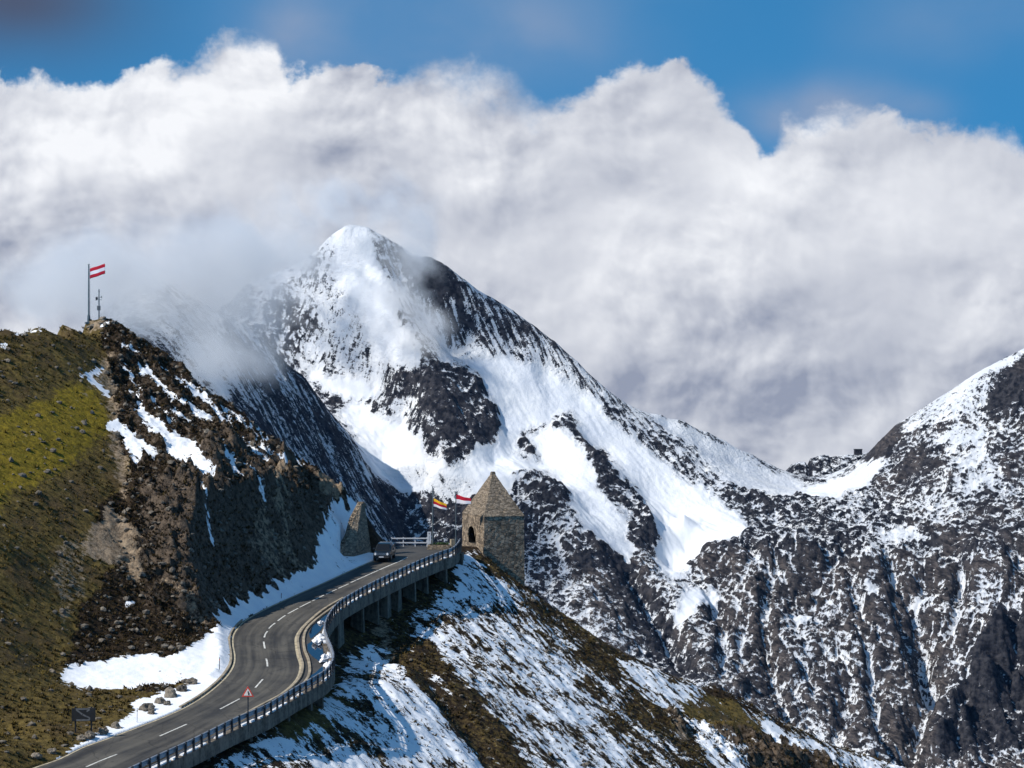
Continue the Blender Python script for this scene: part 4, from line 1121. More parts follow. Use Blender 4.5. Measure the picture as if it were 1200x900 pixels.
lump("snow_pile", 384.5, 781, .38, 1.1, .30, 3, lab="lowest snow heap in the bay, tucked under the guard rail", cat="snow pile")
lump("snow_pile", 376, 730, .22, .55, .22, 4, lab="tiny snow lump lying in the narrow upper end of the wet bay", cat="snow pile")

# ------------------------------------------------------------------ viaduct under the outer edge
via = empty("viaduct", tuple(rp(390, 784)))
tag(via, "curved concrete viaduct carrying the outer edge of the mountain road on piers", "viaduct")
inv = Vector(via.location)
def sh(v): return (v[0] - inv.x, v[1] - inv.y, v[2] - inv.z)
dense = spline([rp(*q) for q in RAIL] + [np.array([-5.9, 290.5, -21.6])], 0.35)
pathv = [sh((q[0], q[1], zr1(q[1]))) for q in dense]
mb = MB(); mb.sweep(pathv, [(-0.30, -1.05), (0.16, -1.05), (0.18, -0.95), (0.16, 0.08), (0.12, 0.12), (-0.30, 0.12)])
mb.build("edge_beam", M_CONC, via)
mb = MB(); mb.sweep(pathv, [(-3.2, -0.55), (-0.34, -0.80), (-0.34, -0.06), (-3.2, -0.06)])
mb.build("deck_slab", M_CONC, via)
# snow along the foot of the posts
for i in range(0, len(pathv) - 4, 4):
    if random.random() < 0.72:
        mb = MB(); mb.sweep([pathv[k] for k in range(i, min(len(pathv), i + random.choice((3, 4, 5))))], [(-0.24, 0.11), (0.10, 0.11), (0.06, 0.19 + random.random() * .08), (-0.16, 0.21 + random.random() * .08)])
        mb.build("snow_strip", M_SNOW, via)
acc = np.concatenate([[0], np.cumsum(np.linalg.norm(np.diff(dense[:, :2], axis=0), axis=1))])
def along(s):
    q = np.array([np.interp(s, acc, dense[:, k]) for k in range(3)])
    e = np.array([np.interp(min(s + .3, acc[-1]), acc, dense[:, k]) for k in range(3)]) - np.array([np.interp(max(s - .3, 0), acc, dense[:, k]) for k in range(3)])
    return q, math.atan2(e[1], e[0])
PIERS = [(250, 885), (300, 862), (345, 838), (374, 830), (384, 815), (389, 760), (408, 735), (432, 715), (448, 706), (462, 700), (474, 693), (491, 685), (506, 678), (528, 668)]
base2 = np.array([[600 + q[0] / q[1] * F, 0] for q in dense])[:, 0]
row2 = np.array([HZ - q[2] / q[1] * F for q in dense])
for k, (px, py) in enumerate(PIERS):
    i = int(np.argmin((base2 - px) ** 2 + (row2 + 14 - py) ** 2))
    q, a = along(acc[i])
    n_in = (-math.sin(a), math.cos(a))
    big = k in (6, 9, 10); wide = 2.1 if k == 6 else 1.15
    X_, Y_ = q[0] + n_in[0] * 0.95, q[1] + n_in[1] * 0.95
    gz_ = min(ground_z(X_, Y_), ground_z(q[0], q[1])) - 0.6
    ht = zr1(q[1]) - 0.82 - gz_
    mb = MB(); mb.box(sh((X_, Y_, gz_ + ht / 2)), (wide if big else 0.45, 1.5, ht), a, taper=0.86)
    mb.build("pier", M_CONC, via, bevel=0.03)
    mb = MB(); mb.box(sh((q[0] + n_in[0] * 1.2, q[1] + n_in[1] * 1.2, zr1(q[1]) - 0.95)), (0.5, 2.1, 0.42), a)
    mb.build("cross_beam", M_CONC, via, bevel=0.02)
# abutment at the tower end
q, a = along(acc[-1] - 2.0)
mb = MB(); mb.box(sh((q[0], q[1], zr1(q[1]) - 2.2)), (3.0, 1.0, 3.6), a); mb.build("abutment", M_CONC, via, bevel=0.03)

# guard rail: one thing, each post a part
gr = empty("guard_rail", tuple(rp(390, 784)))
tag(gr, "grey steel guard rail on dark posts along the outer edge of the curving road", "guard rail")
mb = MB(); mb.sweep([(v[0], v[1], v[2]) for v in pathv], [(-0.02, 0.62), (0.05, 0.66), (0.02, 0.74), (0.05, 0.82), (0.02, 0.90), (-0.03, 0.98), (-0.07, 0.96), (-0.03, 0.88), (-0.01, 0.80), (-0.04, 0.74), (-0.01, 0.68), (-0.05, 0.63)])
mb.build("rail", M_METAL, gr)
mb = MB(); mb.sweep(pathv, [(-0.03, 0.98), (0.10, 0.98), (0.10, 1.05), (-0.03, 1.05)])
mb.build("top_rail", M_METAL, gr)
mb = MB(); mb.sweep(pathv, [(-0.02, 0.36), (0.02, 0.36), (0.02, 0.43), (-0.02, 0.43)])
mb.build("lower_rail", M_METAL, gr)
first = None
npost = 94
for k in range(npost):
    q, a = along(0.6 + (acc[-1] - 1.0) * k / (npost - 1))
    if first is None:
        mb = MB(); mb.box((0.10, 0, 0.0), (0.001, 0.001, 0.001)) if False else None
        mb.box((0, -0.13, 0.50), (0.20, 0.16, 1.02), 0, taper=0.72)
        mb.box((0, -0.13, 0.015), (0.30, 0.28, 0.03), 0)
        first = mb.build("post", M_POST, gr, bevel=0.012)
        o = first
    else:
        o = first.copy(); COL.objects.link(o); o.parent = gr
    o.location = sh((q[0], q[1], zr1(q[1]) + 0.11)); o.rotation_euler = (random.gauss(0, .025), random.gauss(0, .025), a + random.gauss(0, .04))

# ------------------------------------------------------------------ stone tower
def stone_mat(name, lo, hi, mortar, scale=2.3, flat=1.7):
    m, nt, bs = material(name)
    co, (x, y, z) = objco(nt)
    h = noise(nt, co, 1.2, 3, 0.5)
    # courses of rubble: cells wider than tall
    u = x * 0.72 + y * 0.70 + (h - 0.5) * 0.25
    u2 = x * 0.70 - y * 0.72
    v3 = vec(nt, u, u2, z * flat + (h - 0.5) * 0.3)
    cell = nt.nodes.new("ShaderNodeTexVoronoi"); cell.feature = "F1"; put(nt, v3, cell.inputs["Vector"]); cell.inputs["Scale"].default_value = scale
    hsv = nt.nodes.new("ShaderNodeSeparateColor"); nt.links.new(cell.outputs["Color"], hsv.inputs[0])
    r1_, r2_ = E(nt, hsv.outputs[0]), E(nt, hsv.outputs[1])
    edge_ = voro(nt, v3, scale, "DISTANCE_TO_EDGE")
    n_ = noise(nt, co, 9.0, 5, 0.65)
    c_ = mixc(nt, (r1_ * 0.75 + (n_ - 0.5) * 0.7 + 0.12).clamp(), lo, hi)
    c_ = mixc(nt, (r2_ - 0.78).max(0.0) * 2.2, c_, (0.34, 0.25, 0.16))
    c_ = mixc(nt, edge_.step(0.0, 0.07, 0.8, 0.0), c_, mortar)
    put(nt, c_, bs.inputs["Base Color"]); bs.inputs["Roughness"].default_value = 0.92
    put(nt, bump(nt, edge_.step(0.0, 0.12) * 0.7 + n_ * 0.4 + r1_ * 0.25, 0.9, 0.09), bs.inputs["Normal"])
    return m
M_STONE = stone_mat("rubble stone", (0.07, 0.055, 0.042), (0.42, 0.33, 0.24), (0.055, 0.044, 0.034), scale=2.1, flat=1.6)
M_ROOF = stone_mat("stone roof slabs", (0.08, 0.064, 0.048), (0.39, 0.315, 0.235), (0.045, 0.036, 0.028), scale=2.6, flat=3.0)
M_DARK = plain("dark interior", (0.012, 0.010, 0.009), 0.95)
TH = math.radians(20.0)
DT = 296.0
cpos = at(567, 661, DT - 2.6)
Wd, Dp = 48 / F * DT / math.cos(TH), 30 / F * DT / math.sin(TH) * 0.92    # right face width, left face depth
ex = np.array([math.cos(TH), math.sin(TH)]); ey = np.array([-math.sin(TH), math.cos(TH)])
c2 = np.array([cpos[0], cpos[1]])
ctr = c2 + ex * Wd / 2 + ey * Dp / 2
zb, ze, zt_ = -29.0, -(604.0 - HZ) / F * DT, -(556.5 - HZ) / F * DT
tower = empty("stone_tower", (ctr[0], ctr[1], zb), TH)
tag(tower, "square rubble stone tower with a pyramid roof and arched opening beside the road", "tower")
H = ze - zb
def wallmesh():
    bm = bmesh.new()
    n_u, n_z = 14, 22
    hx, hy = Wd / 2, Dp / 2
    rnd = random.Random(3)
    rings = []
    for k in range(n_z + 1):
        zz = H * k / n_z; tp = 1.0 - 0.035 * k / n_z
        ring = []
        for (ax, ay), (bx, by) in (((-hx, -hy), (hx, -hy)), ((hx, -hy), (hx, hy)), ((hx, hy), (-hx, hy)), ((-hx, hy), (-hx, -hy))):
            for i in range(n_u):
                t = i / n_u
                j = 0.012
                ring.append(bm.verts.new(((ax + (bx - ax) * t) * tp + rnd.uniform(-j, j), (ay + (by - ay) * t) * tp + rnd.uniform(-j, j), zz + rnd.uniform(-j, j))))
        rings.append(ring)
    n = len(rings[0])
    # the arched opening is cut in the left (-x) face
    for k in range(n_z):
        for i in range(n):
            bm.faces.new((rings[k][i], rings[k][(i + 1) % n], rings[k + 1][(i + 1) % n], rings[k + 1][i]))
    bm.faces.new(rings[-1]); bm.faces.new(rings[0][::-1])
    me = bpy.data.meshes.new("wall"); bm.to_mesh(me); bm.free(); me.materials.append(M_STONE); me.materials.append(M_DARK)
    return me
wall_o = link(bpy.data.objects.new("wall", wallmesh()), tower)
# arch cutter (removed after the boolean is applied)
def arch_pts(w, h0, h1, n=10):
    pts = [(-w / 2, 0), (w / 2, 0), (w / 2, h0)]
    for i in range(1, n):
        t = math.pi / 2 * i / n
        pts.append((w / 2 * math.cos(t), h0 + (h1 - h0) * math.sin(t) ** 0.9))
    pts.append((0, h1))
    for i in range(n - 1, 0, -1):
        t = math.pi / 2 * i / n
        pts.append((-w / 2 * math.cos(t), h0 + (h1 - h0) * math.sin(t) ** 0.9))
    pts.append((-w / 2, h0))
    return pts
zsill = -(637.5 - HZ) / F * DT - zb
aw, ah0, ah1 = 2.55, 0.95, 1.95
yc = 0.35
pts3 = [(-Wd / 2 - 0.5, yc + a_, zsill + b_) for a_, b_ in arch_pts(aw, ah0, ah1)]
mbc = MB(); mbc.prism(pts3, (1, 0, 0), 2.2)
cut_o = mbc.build("cutter", M_DARK)
cut_o.parent = tower
bpy.context.view_layer.update()
bo = wall_o.modifiers.new("arch", "BOOLEAN"); bo.operation = "DIFFERENCE"; bo.object = cut_o; bo.solver = "EXACT"
bo.material_mode = "TRANSFER" if hasattr(bo, "material_mode") else bo.material_mode
dg_ = bpy.context.evaluated_depsgraph_get()
me2 = bpy.data.meshes.new_from_object(wall_o.evaluated_get(dg_))
wall_o.modifiers.clear(); wall_o.data = me2
bpy.data.objects.remove(cut_o)
# roof: steep four-sided stone pyramid with a blunt tip
mb = MB()
ov = 0.05; hz_ = zt_ - ze
lv = 15
rnd = random.Random(9)
ringv = []
nu = 10
for k in range(lv + 1):
    f_ = k / lv; s_ = 1.0 - f_ * 0.93
    hx, hy = (Wd / 2 * 0.965 + ov) * s_, (Dp / 2 * 0.965 + ov) * s_
    jj = 0.022
    ring = []
    for (ax, ay), (bx, by) in (((-hx, -hy), (hx, -hy)), ((hx, -hy), (hx, hy)), ((hx, hy), (-hx, hy)), ((-hx, hy), (-hx, -hy))):
        for i in range(nu):
            t = i / nu
            ring.append((ax + (bx - ax) * t + rnd.uniform(-jj, jj), ay + (by - ay) * t + rnd.uniform(-jj, jj), H + hz_ * f_ + rnd.uniform(-jj, jj)))
    ringv.append(ring)
vs_ = [v for r in ringv for v in r]; nn = len(ringv[0])
fs_ = [(k * nn + i, k * nn + (i + 1) % nn, (k + 1) * nn + (i + 1) % nn, (k + 1) * nn + i) for k in range(lv) for i in range(nn)]
fs_ += [tuple(range(lv * nn, lv * nn + nn)), tuple(range(nn - 1, -1, -1))]
mb.add(vs_, fs_); mb.build("roof", M_ROOF, tower)
mb = MB(); mb.box((0, 0, H + hz_ + 0.12), (0.55, 0.6, 0.35), 0, taper=0.75); mb.build("cap_stone", M_ROOF, tower, bevel=0.05)
# stone voussoirs round the arch
mb = MB()
ap = arch_pts(aw + 0.3, ah0 + .05, ah1 + .22)[2:]
for i in range(len(ap) - 1):
    (a0, b0), (a1, b1) = ap[i], ap[i + 1]
    k = 0.97
    mb.prism([(-Wd / 2 - 0.03, yc + a0, zsill + b0), (-Wd / 2 - 0.03, yc + a1, zsill + b1), (-Wd / 2 - 0.03, yc + a1 * 0.84, zsill + b1 - 0.19 * min(1, b1)), (-Wd / 2 - 0.03, yc + a0 * 0.84, zsill + b0 - 0.19 * min(1, b0))], (1, 0, 0), 0.2)
mb.build("arch_surround", M_ROOF, tower)

# ------------------------------------------------------------------ battered stone wall on the inner side of the road
YW = 281.5
pts = [at(437.5, 656.5, YW), at(411, 668, YW - 4.5), at(396, 650, YW - 3.6), at(408.5, 628, YW - 2.2), at(414, 608, YW - 1.0), at(424, 589, YW + 0.4), at(427.5, 592, YW + 0.6)]
pts = [tuple(q) for q in pts]
pts[0] = (pts[0][0], pts[0][1], pts[0][2] - 0.6); pts[1] = (pts[1][0], pts[1][1], pts[1][2] - 0.6)
wo = empty("stone_wall", pts[0])
tag(wo, "pointed rubble stone wall closing the snowy cut beside the oncoming car", "wall")
wl = Vector(pts[0])
M_STONE2 = stone_mat("squared wall stone", (0.11, 0.09, 0.07), (0.40, 0.32, 0.235), (0.07, 0.058, 0.046), scale=2.8, flat=1.5)
mb = MB(); mb.prism([tuple(Vector(q) - wl) for q in pts], (-0.45, 0.89, 0), 1.1)
mb.build("masonry", M_STONE2, wo)
mb = MB()
edge_pts = [pts[2], pts[3], pts[4], pts[5], pts[6]]
for i in range(len(edge_pts) - 1):
    a_, b_ = Vector(edge_pts[i]) - wl, Vector(edge_pts[i + 1]) - wl
    for t in np.linspace(0, 1, 5):
        c_ = a_.lerp(b_, t)
        mb.box((c_.x - 0.12, c_.y + 0.35, c_.z - 0.02), (0.42 + random.random() * .2, 0.7, 0.16 + random.random() * .16), random.uniform(-.3, .3), taper=0.85)
mb.build("coping_stones", M_ROOF, wo)
# ------------------------------------------------------------------ flagpoles
M_POLE = plain("grey painted steel pole", (0.13, 0.16, 0.17), 0.45, 0.4, var=0.2)
M_WPOLE = plain("white painted steel", (0.50, 0.52, 0.56), 0.5, 0.0, var=0.08)
def cloth_mat(name, bands, axis_len, rot=False):
    """flag cloth: horizontal bands dyed into it, by height within the flag"""
    m, nt, bs = material(name)
    n = nt.nodes.new("ShaderNodeUVMap")
    s = nt.nodes.new("ShaderNodeSeparateXYZ"); nt.links.new(n.outputs[0], s.inputs[0])
    v = E(nt, s.outputs[1])
    c = bands[0]
    c_ = None
    k = len(bands)
    for i in range(1, k):
        f_ = v.step(i / k - 0.012, i / k + 0.012)
        c_ = mixc(nt, f_, c if c_ is None else c_, bands[i])
    put(nt, c_, bs.inputs["Base Color"]); bs.inputs["Roughness"].default_value = 0.85
    return m
RED, WHITE, YEL = (0.42, 0.010, 0.030), (0.72, 0.70, 0.74), (0.78, 0.42, 0.015)
def flag_mesh(name, L, Hh, sag, wave, mat, ang, parent, loc, shrink=1.0):
    nx_, nz_ = 22, 12
    vs, fs, uv = [], [], []
    for j in range(nz_ + 1):
        for i in range(nx_ + 1):
            u, v = i / nx_, j / nz_
            d_ = L * u
            y = wave * math.sin(u * 7.5 + v * 1.4) * (0.15 + u)
            hgt = Hh * (1 - (1 - shrink) * u)
            z = sag * u + (v - 0.5) * hgt + 0.02 * math.sin(u * 9)
            vs.append((d_ * math.cos(ang) - y * math.sin(ang), d_ * math.sin(ang) + y * math.cos(ang), z)); uv.append((u, v))
    for j in range(nz_):
        for i in range(nx_):
            a = j * (nx_ + 1) + i
            fs.append((a, a + 1, a + nx_ + 2, a + nx_ + 1))
    me = bpy.data.meshes.new(name); me.from_pydata(vs, [], fs)
    ul = me.uv_layers.new(name="UVMap")
    for lp_ in me.loops: ul.data[lp_.index].uv = uv[lp_.vertex_index]
    me.polygons.foreach_set("use_smooth", [True] * len(me.polygons))
    me.materials.append(mat)
    o = link(bpy.data.objects.new(name, me), parent); o.location = loc
    sm = o.modifiers.new("cloth", "SOLIDIFY"); sm.thickness = 0.012
    return o
def flagpole(base, height, r, mat, label, L, Hh, sag, wave, cl, ang, top_off, shrink=1.0):
    t = empty("flagpole", tuple(base)); tag(t, label, "flagpole")
    mb = MB(); mb.tube((0, 0, -0.5), (0, 0, height), r, r * 0.62, 12); mb.build("pole", mat, t, smooth=False)
    mb = MB(); mb.tube((0, 0, height), (0, 0, height + 0.10), r * 1.2, r * 0.7, 12); mb.build("finial", mat, t)
    mb = MB(); mb.box((0, 0, 0.05), (r * 7, r * 7, 0.2), 0.3); mb.tube((0, 0, 0.1), (0, 0, 0.9), r * 1.6, r * 1.5, 12); mb.build("foot", mat, t)
    mb = MB(); mb.tube((r * 1.3, 0, 0.9), (r * 1.1, 0, height - 0.1), 0.012, 0.012, 5); mb.build("halyard", mat, t)
    flag_mesh("flag", L, Hh, sag, wave, cl, ang, t, (r * 0.9, 0, height - top_off - Hh / 2), shrink)
    return t
sumY = 290.0
bx_, by_ = at(104, 374, sumY)[:2]
bz = ground_z(bx_, by_)
topz = -(310.5 - HZ) / F * sumY
flagpole((bx_, by_, bz), topz - bz, 0.115, M_POLE, "tall grey flagpole flying a red white red striped flag on the grassy summit", 1.85, 1.15, 0.55, 0.07, cloth_mat("red white red cloth", [RED, WHITE, RED], 1), -0.25, 0.42)
bx_, by_ = at(507, 643, 291)[:2]; bz = zr1(291)
topz = -(571 - HZ) / F * 291
flagpole((bx_, by_, bz), topz - bz, 0.075, M_POLE, "grey flagpole with a yellow red and white flag next to the white pillar sign", 1.55, 0.95, -0.55, 0.10, cloth_mat("yellow red white cloth", [WHITE, RED, YEL], 1), -0.2, 1.25, 0.7)
bx_, by_ = at(534, 643, 293.5)[:2]; bz = zr1(293)
topz = -(577 - HZ) / F * 293.5
flagpole((bx_, by_, bz), topz - bz, 0.06, M_POLE, "slim flagpole with a red over white flag blowing towards the stone tower", 1.75, 1.05, -0.25, 0.10, cloth_mat("red over white cloth", [WHITE, RED], 1), -0.25, 0.25, 0.6)

# weather mast on the summit
bx_, by_ = at(116, 376, sumY)[:2]; bz = ground_z(bx_, by_)
wm = empty("weather_mast", (bx_, by_, bz)); tag(wm, "short grey instrument mast with a box and round dish standing on the summit", "mast")
hm = -(342.5 - HZ) / F * sumY - bz
mb = MB(); mb.tube((0, 0, -0.4), (0, 0, hm), 0.085, 0.06, 10); mb.build("pole", M_POLE, wm)
mb = MB(); mb.box((0, -0.12, 1.35), (0.36, 0.3, 0.52), 0); mb.build("control_box", plain("grey box", (0.10, 0.11, 0.12), 0.5), wm, bevel=0.02)
mb = MB(); mb.tube((-0.12, -0.08, hm - .72), (-0.34, -0.14, hm - .72), 0.10, 0.22, 16); mb.build("dish", plain("dark dish", (0.03, 0.03, 0.035), 0.5), wm)
mb = MB(); mb.tube((-0.3, 0, hm - .55), (0.32, 0, hm - .55), 0.025, 0.025, 6); mb.tube((0.3, 0, hm - .65), (0.3, 0, hm - .42), 0.05, 0.03, 8); mb.tube((0, 0, hm - .85), (0.34, 0, hm - .85), 0.02, 0.02, 6); mb.build("sensor_arm", M_POLE, wm)
mb = MB(); mb.tube((0, 0, hm), (0, 0, hm + 0.35), 0.09, 0.05, 8); mb.build("sensor_head", M_POLE, wm)

# ------------------------------------------------------------------ rocks
M_ROCK, nt, bs = material("grey weathered rock")
co, (x, y, z) = objco(nt)
oi = nt.nodes.new("ShaderNodeObjectInfo"); rnd_ = E(nt, oi.outputs["Random"])
n_ = noise(nt, co, 3.0, 6, 0.65); n2 = noise(nt, co, 14.0, 4, 0.7)
put(nt, mixc(nt, (n_ * 0.6 + n2 * 0.3 + rnd_ * 0.1).step(0.36, 0.64), (0.055, 0.048, 0.040), (0.26, 0.225, 0.18)), bs.inputs["Base Color"])
bs.inputs["Roughness"].default_value = 0.95
put(nt, bump(nt, n_ + n2 * 0.5, 0.8, 0.06), bs.inputs["Normal"])
GB = "boulders marking the edge of the road"
for k, (px, py, sx, sz, lab) in enumerate([
        (224, 803, .50, .42, "low flat boulder at the upper end of the roadside row, by the dark drain edge"),
        (213, 811, .52, .45, "pale boulder second from the bend in the row beside the snow"),
        (200, 818, .62, .50, "largest pale boulder standing alone on the roadside snow"),
        (187, 826, .42, .40, "dark square boulder lying on snow between two bigger stones"),
        (196, 827.5, .34, .26, "flat dark stone half sunk in the snow right of the square boulder"),
        (172, 834, .60, .48, "broad mossy boulder at the lower end of the snowy strip"),
        (177, 838, .34, .28, "small dark stone in front of the broad mossy boulder"),
        (136, 855, .36, .42, "rusty brown stone near the lower tip of the roadside snow"),
        (121, 862, .44, .40, "pale stone beside the asphalt right of the dark sign board"),
        (104, 868, .44, .40, "white streaked stone in the grass at the right foot of the sign board"),
        (95, 870, .36, .30, "greenish stone between the two posts of the sign board"),
        (61, 886, .40, .32, "pale stone at the road edge left of the sign board"),
        (43, 893, .46, .36, "stone at the lower left corner beside the asphalt")]):
    c0 = rp(px, py)
    z0 = ground_z(c0[0], c0[1])
    lump("boulder", px, py, sx, sx * 0.85, sz, 20 + k, M_ROCK, lab, "boulder", GB, base=(c0[0], c0[1], z0 + 0.05), sub=3, rough=0.5, sharp=True, rz=k * 0.9)
GS = "rocks round the foot of the summit flagpole"
for k, (px, dy, sx, sz, lab) in enumerate([(96, -0.6, .62, .30, "flat brown rock just left of the foot of the summit flagpole"), (107, -1.0, .48, .30, "grey rock right at the foot of the summit flagpole"), (121, -0.3, .50, .36, "dark rock right of the instrument mast on the summit"), (82, 0.0, .7, .22, "low tan rock farthest left on the summit crest"), (132, -1.0, .5, .35, "dark rock on the crest where the summit starts to fall away")]):
    c0 = at(px, 375, sumY + dy)
    lump("summit_rock", px, 375, sx, sx * .8, sz, 60 + k, M_ROCK, lab, "rock", GS, base=(c0[0], c0[1], ground_z(c0[0], c0[1]) + 0.02), sub=3, rough=0.5, sharp=True, rz=k)
# loose stones scattered over both slopes: nobody could count them
def scatter(name, n, region, rmin, rmax, seed, mat):
    rr = np.random.default_rng(seed)
    base = []
    bm = bmesh.new(); bmesh.ops.create_icosphere(bm, subdivisions=1, radius=1.0)
    bv = np.array([v.co[:] for v in bm.verts]); bf = np.array([[v.index for v in f_.verts] for f_ in bm.faces]); bm.free()
    V_, F_ = [], []
    cnt = 0; tries = 0
    while cnt < n and tries < n * 30:
        tries += 1
        X_, Y_ = region(rr)
        j = np.searchsorted(gxs, X_); i = np.searchsorted(gys, Y_)
        if not (2 < j < len(gxs) - 2 and 2 < i < len(gys) - 2): continue
        if onroad[i, j] or snow[i, j] > 0.6 or dl[i, j] < 0.8 or (dr[i, j] < 1.0): continue
        if grass[i, j] > 0.5 and rr.random() < 0.7: continue
        r0 = rmin + (rmax - rmin) * rr.random() ** 4
        v = bv * (1 + rr.uniform(-0.3, 0.3, (len(bv), 1)))
        v = v * np.array([1, rr.uniform(.6, 1), rr.uniform(.4, .8)]) * r0
        a = rr.uniform(0, 6.28); ca, sa = math.cos(a), math.sin(a)
        v = np.stack([v[:, 0] * ca - v[:, 1] * sa, v[:, 0] * sa + v[:, 1] * ca, v[:, 2]], 1) + np.array([X_, Y_, HZt[i, j] + r0 * 0.12])
        V_.append(v); F_.append(bf + cnt * len(bv)); cnt += 1
    me = bpy.data.meshes.new(name)
    me.from_pydata(np.concatenate(V_).tolist(), [], np.concatenate(F_).tolist()); me.materials.append(mat)
    return tag(link(bpy.data.objects.new(name, me)), kind="stuff")
scatter("loose_stones", 3600, lambda r: (r.uniform(-62, -20), r.uniform(188, 292)), 0.06, 0.45, 5, M_ROCK)
scatter("loose_stones", 3000, lambda r: (r.uniform(-14, 52), r.uniform(188, 325)), 0.06, 0.42, 6, M_ROCK)
# heath and grass tussocks
M_TUFT, nt, bs = material("heath tussock")
p, _x, _n = pos(nt)
n_ = noise(nt, p, 0.6, 4, .6); n2 = noise(nt, p, 5.0, 3, .7)
gd = nt.nodes.new("ShaderNodeAttribute"); gd.attribute_name = "green"
put(nt, mixc(nt, E(nt, gd.outputs["Fac"]), mixc(nt, n2.step(.35, .65), (0.018, 0.013, 0.008), (0.07, 0.048, 0.022)), mixc(nt, n_.step(.35, .65), (0.045, 0.034, 0.010), (0.145, 0.105, 0.022))), bs.inputs["Base Color"])
bs.inputs["Roughness"].default_value = 0.95; bs.inputs["Specular IOR Level"].default_value = 0.1
def tussocks(name, n, region, seed):
    rr = np.random.default_rng(seed)
    V_, F_, G_ = [], [], []
    cnt = 0; tries = 0
    while cnt < n and tries < n * 12:
        tries += 1
        X_, Y_ = region(rr)
        j = np.searchsorted(gxs, X_); i = np.searchsorted(gys, Y_)
        if not (2 < j < len(gxs) - 2 and 2 < i < len(gys) - 2): continue
        if onroad[i, j] or snow[i, j] > 0.75 or tan[i, j] > .5 or dl[i, j] < 0.7 or dr[i, j] < .4: continue
        if snow[i, j] > 0.45 and rr.random() < 0.75: continue
        if flat_[i, j] or (moss[i, j] > .4 and rr.random() < .8): continue
        nb = 7
        sc = rr.uniform(0.10, 0.30)
        if grass[i, j] > .5 and rr.random() < 0.6: continue
        g0 = float(np.clip(grass[i, j] * 0.6 + moss[i, j] + rr.normal(0, .15), 0, 1))
        for b in range(nb):
            a = rr.uniform(0, 6.28); ln = sc * rr.uniform(.7, 1.3); lean = rr.uniform(.3, 1.0)
            w = sc * 0.30
            ca, sa = math.cos(a), math.sin(a)
            bx, by = ca * sc * .3, sa * sc * .3
            z0 = HZt[i, j] - 0.04
            V_ += [(X_ + bx - sa * w, Y_ + by + ca * w, z0), (X_ + bx + sa * w, Y_ + by - ca * w, z0), (X_ + bx + ca * ln * lean, Y_ + by + sa * ln * lean, z0 + ln)]
            k = cnt * nb * 3 + b * 3
            F_.append((k, k + 1, k + 2)); G_ += [g0] * 3
        cnt += 1
    me = bpy.data.meshes.new(name); me.from_pydata(V_, [], F_); me.materials.append(M_TUFT)
    at_ = me.attributes.new("green", "FLOAT", "POINT"); at_.data.foreach_set("value", np.array(G_, np.float32))
    return tag(link(bpy.data.objects.new(name, me)), kind="stuff")
tussocks("grass", 17000, lambda r: (r.uniform(-62, -22), r.uniform(186, 291)), 15)
tussocks("grass", 20000, lambda r: (r.uniform(-14, 50), r.uniform(190, 325)), 16)

# ------------------------------------------------------------------ signs and markers
ws_b, ws_a = None, None
i0 = int(np.argmin((base2 - 290) ** 2))
q, a = along(acc[i0])
ws = empty("warning_sign", (q[0] + 0.02, q[1] - 0.30, zr1(q[1]) + 0.0)); tag(ws, "triangular red bordered warning sign on a post at the guard rail", "road sign")
mb = MB(); mb.tube((0, 0, -0.5), (0, 0, 2.9), 0.055, 0.055, 10); mb.build("post", M_POST, ws)
M_RED = plain("sign red", (0.55, 0.06, 0.035), 0.5, var=.15); M_SW = plain("sign white", (0.70, 0.64, 0.58), 0.5, var=.08); M_BLK = plain("sign black", (0.012, 0.012, 0.013), 0.5)
def tri(s, y, z0, d=0.03): 
    h = s * 0.866
    return [(-s / 2, y, z0), (s / 2, y, z0), (0, y, z0 + h)]
mb = MB(); mb.prism(tri(1.0, -0.08, 2.28), (0, 1, 0), 0.03); pn = mb.build("panel", M_RED, ws, bevel=0.01)
mb = MB(); mb.prism(tri(0.66, -0.092, 2.385), (0, 1, 0), 0.01); mb.build("face", M_SW, pn)
mb = MB()
mb.prism([(0.02, -0.102, 2.42), (0.13, -0.102, 2.42), (0.13, -0.102, 2.58), (0.06, -0.102, 2.66), (0.06, -0.102, 2.74), (-0.02, -0.102, 2.74), (-0.02, -0.102, 2.62), (0.02, -0.102, 2.56)], (0, 1, 0), 0.008)
mb.build("bend_symbol", M_BLK, pn)

c0 = rp(98, 866); zb_ = ground_z(c0[0], c0[1])
sb = empty("sign_board", (c0[0], c0[1], zb_), 0.12); tag(sb, "dark sign board on two posts in the grass beside the road", "sign board")
k_ = c0[1] / F
for s_ in (-9.5, 9.0):
    mb = MB(); mb.box((s_ * k_, 0.05, 0.85), (0.13, 0.12, 2.6), 0); mb.build("post", M_BLK, sb)
mb = MB(); mb.box((0, -0.02, 1.55), (27.5 * k_, 0.10, 15.5 * k_), 0); bd = mb.build("board", plain("dark board", (0.016, 0.015, 0.015), 0.6), sb, bevel=0.02)
M_GREY = plain("worn grey lettering", (0.13, 0.13, 0.13), 0.7, var=.3)
mb = MB()
def bar(x0, z0, x1, z1, w=0.10):
    d_ = Vector((x1 - x0, 0, z1 - z0)).normalized(); n_ = Vector((-d_.z, 0, d_.x)) * (w / 2)
    mb.prism([Vector((x0, -0.075, z0)) + n_, Vector((x1, -0.075, z1)) + n_, Vector((x1, -0.075, z1)) - n_, Vector((x0, -0.075, z0)) - n_], (0, 1, 0), 0.006)
bar(-9 * k_, 1.55 + 6.6 * k_, 7 * k_, 1.55 + 6.6 * k_, .10)
bar(-8.6 * k_, 1.55 + 6.0 * k_, -1.5 * k_, 1.55 + 0.4 * k_, .12)
bar(-1.0 * k_, 1.55 + 0.0 * k_, 6.5 * k_, 1.55 - 3.6 * k_, .12)
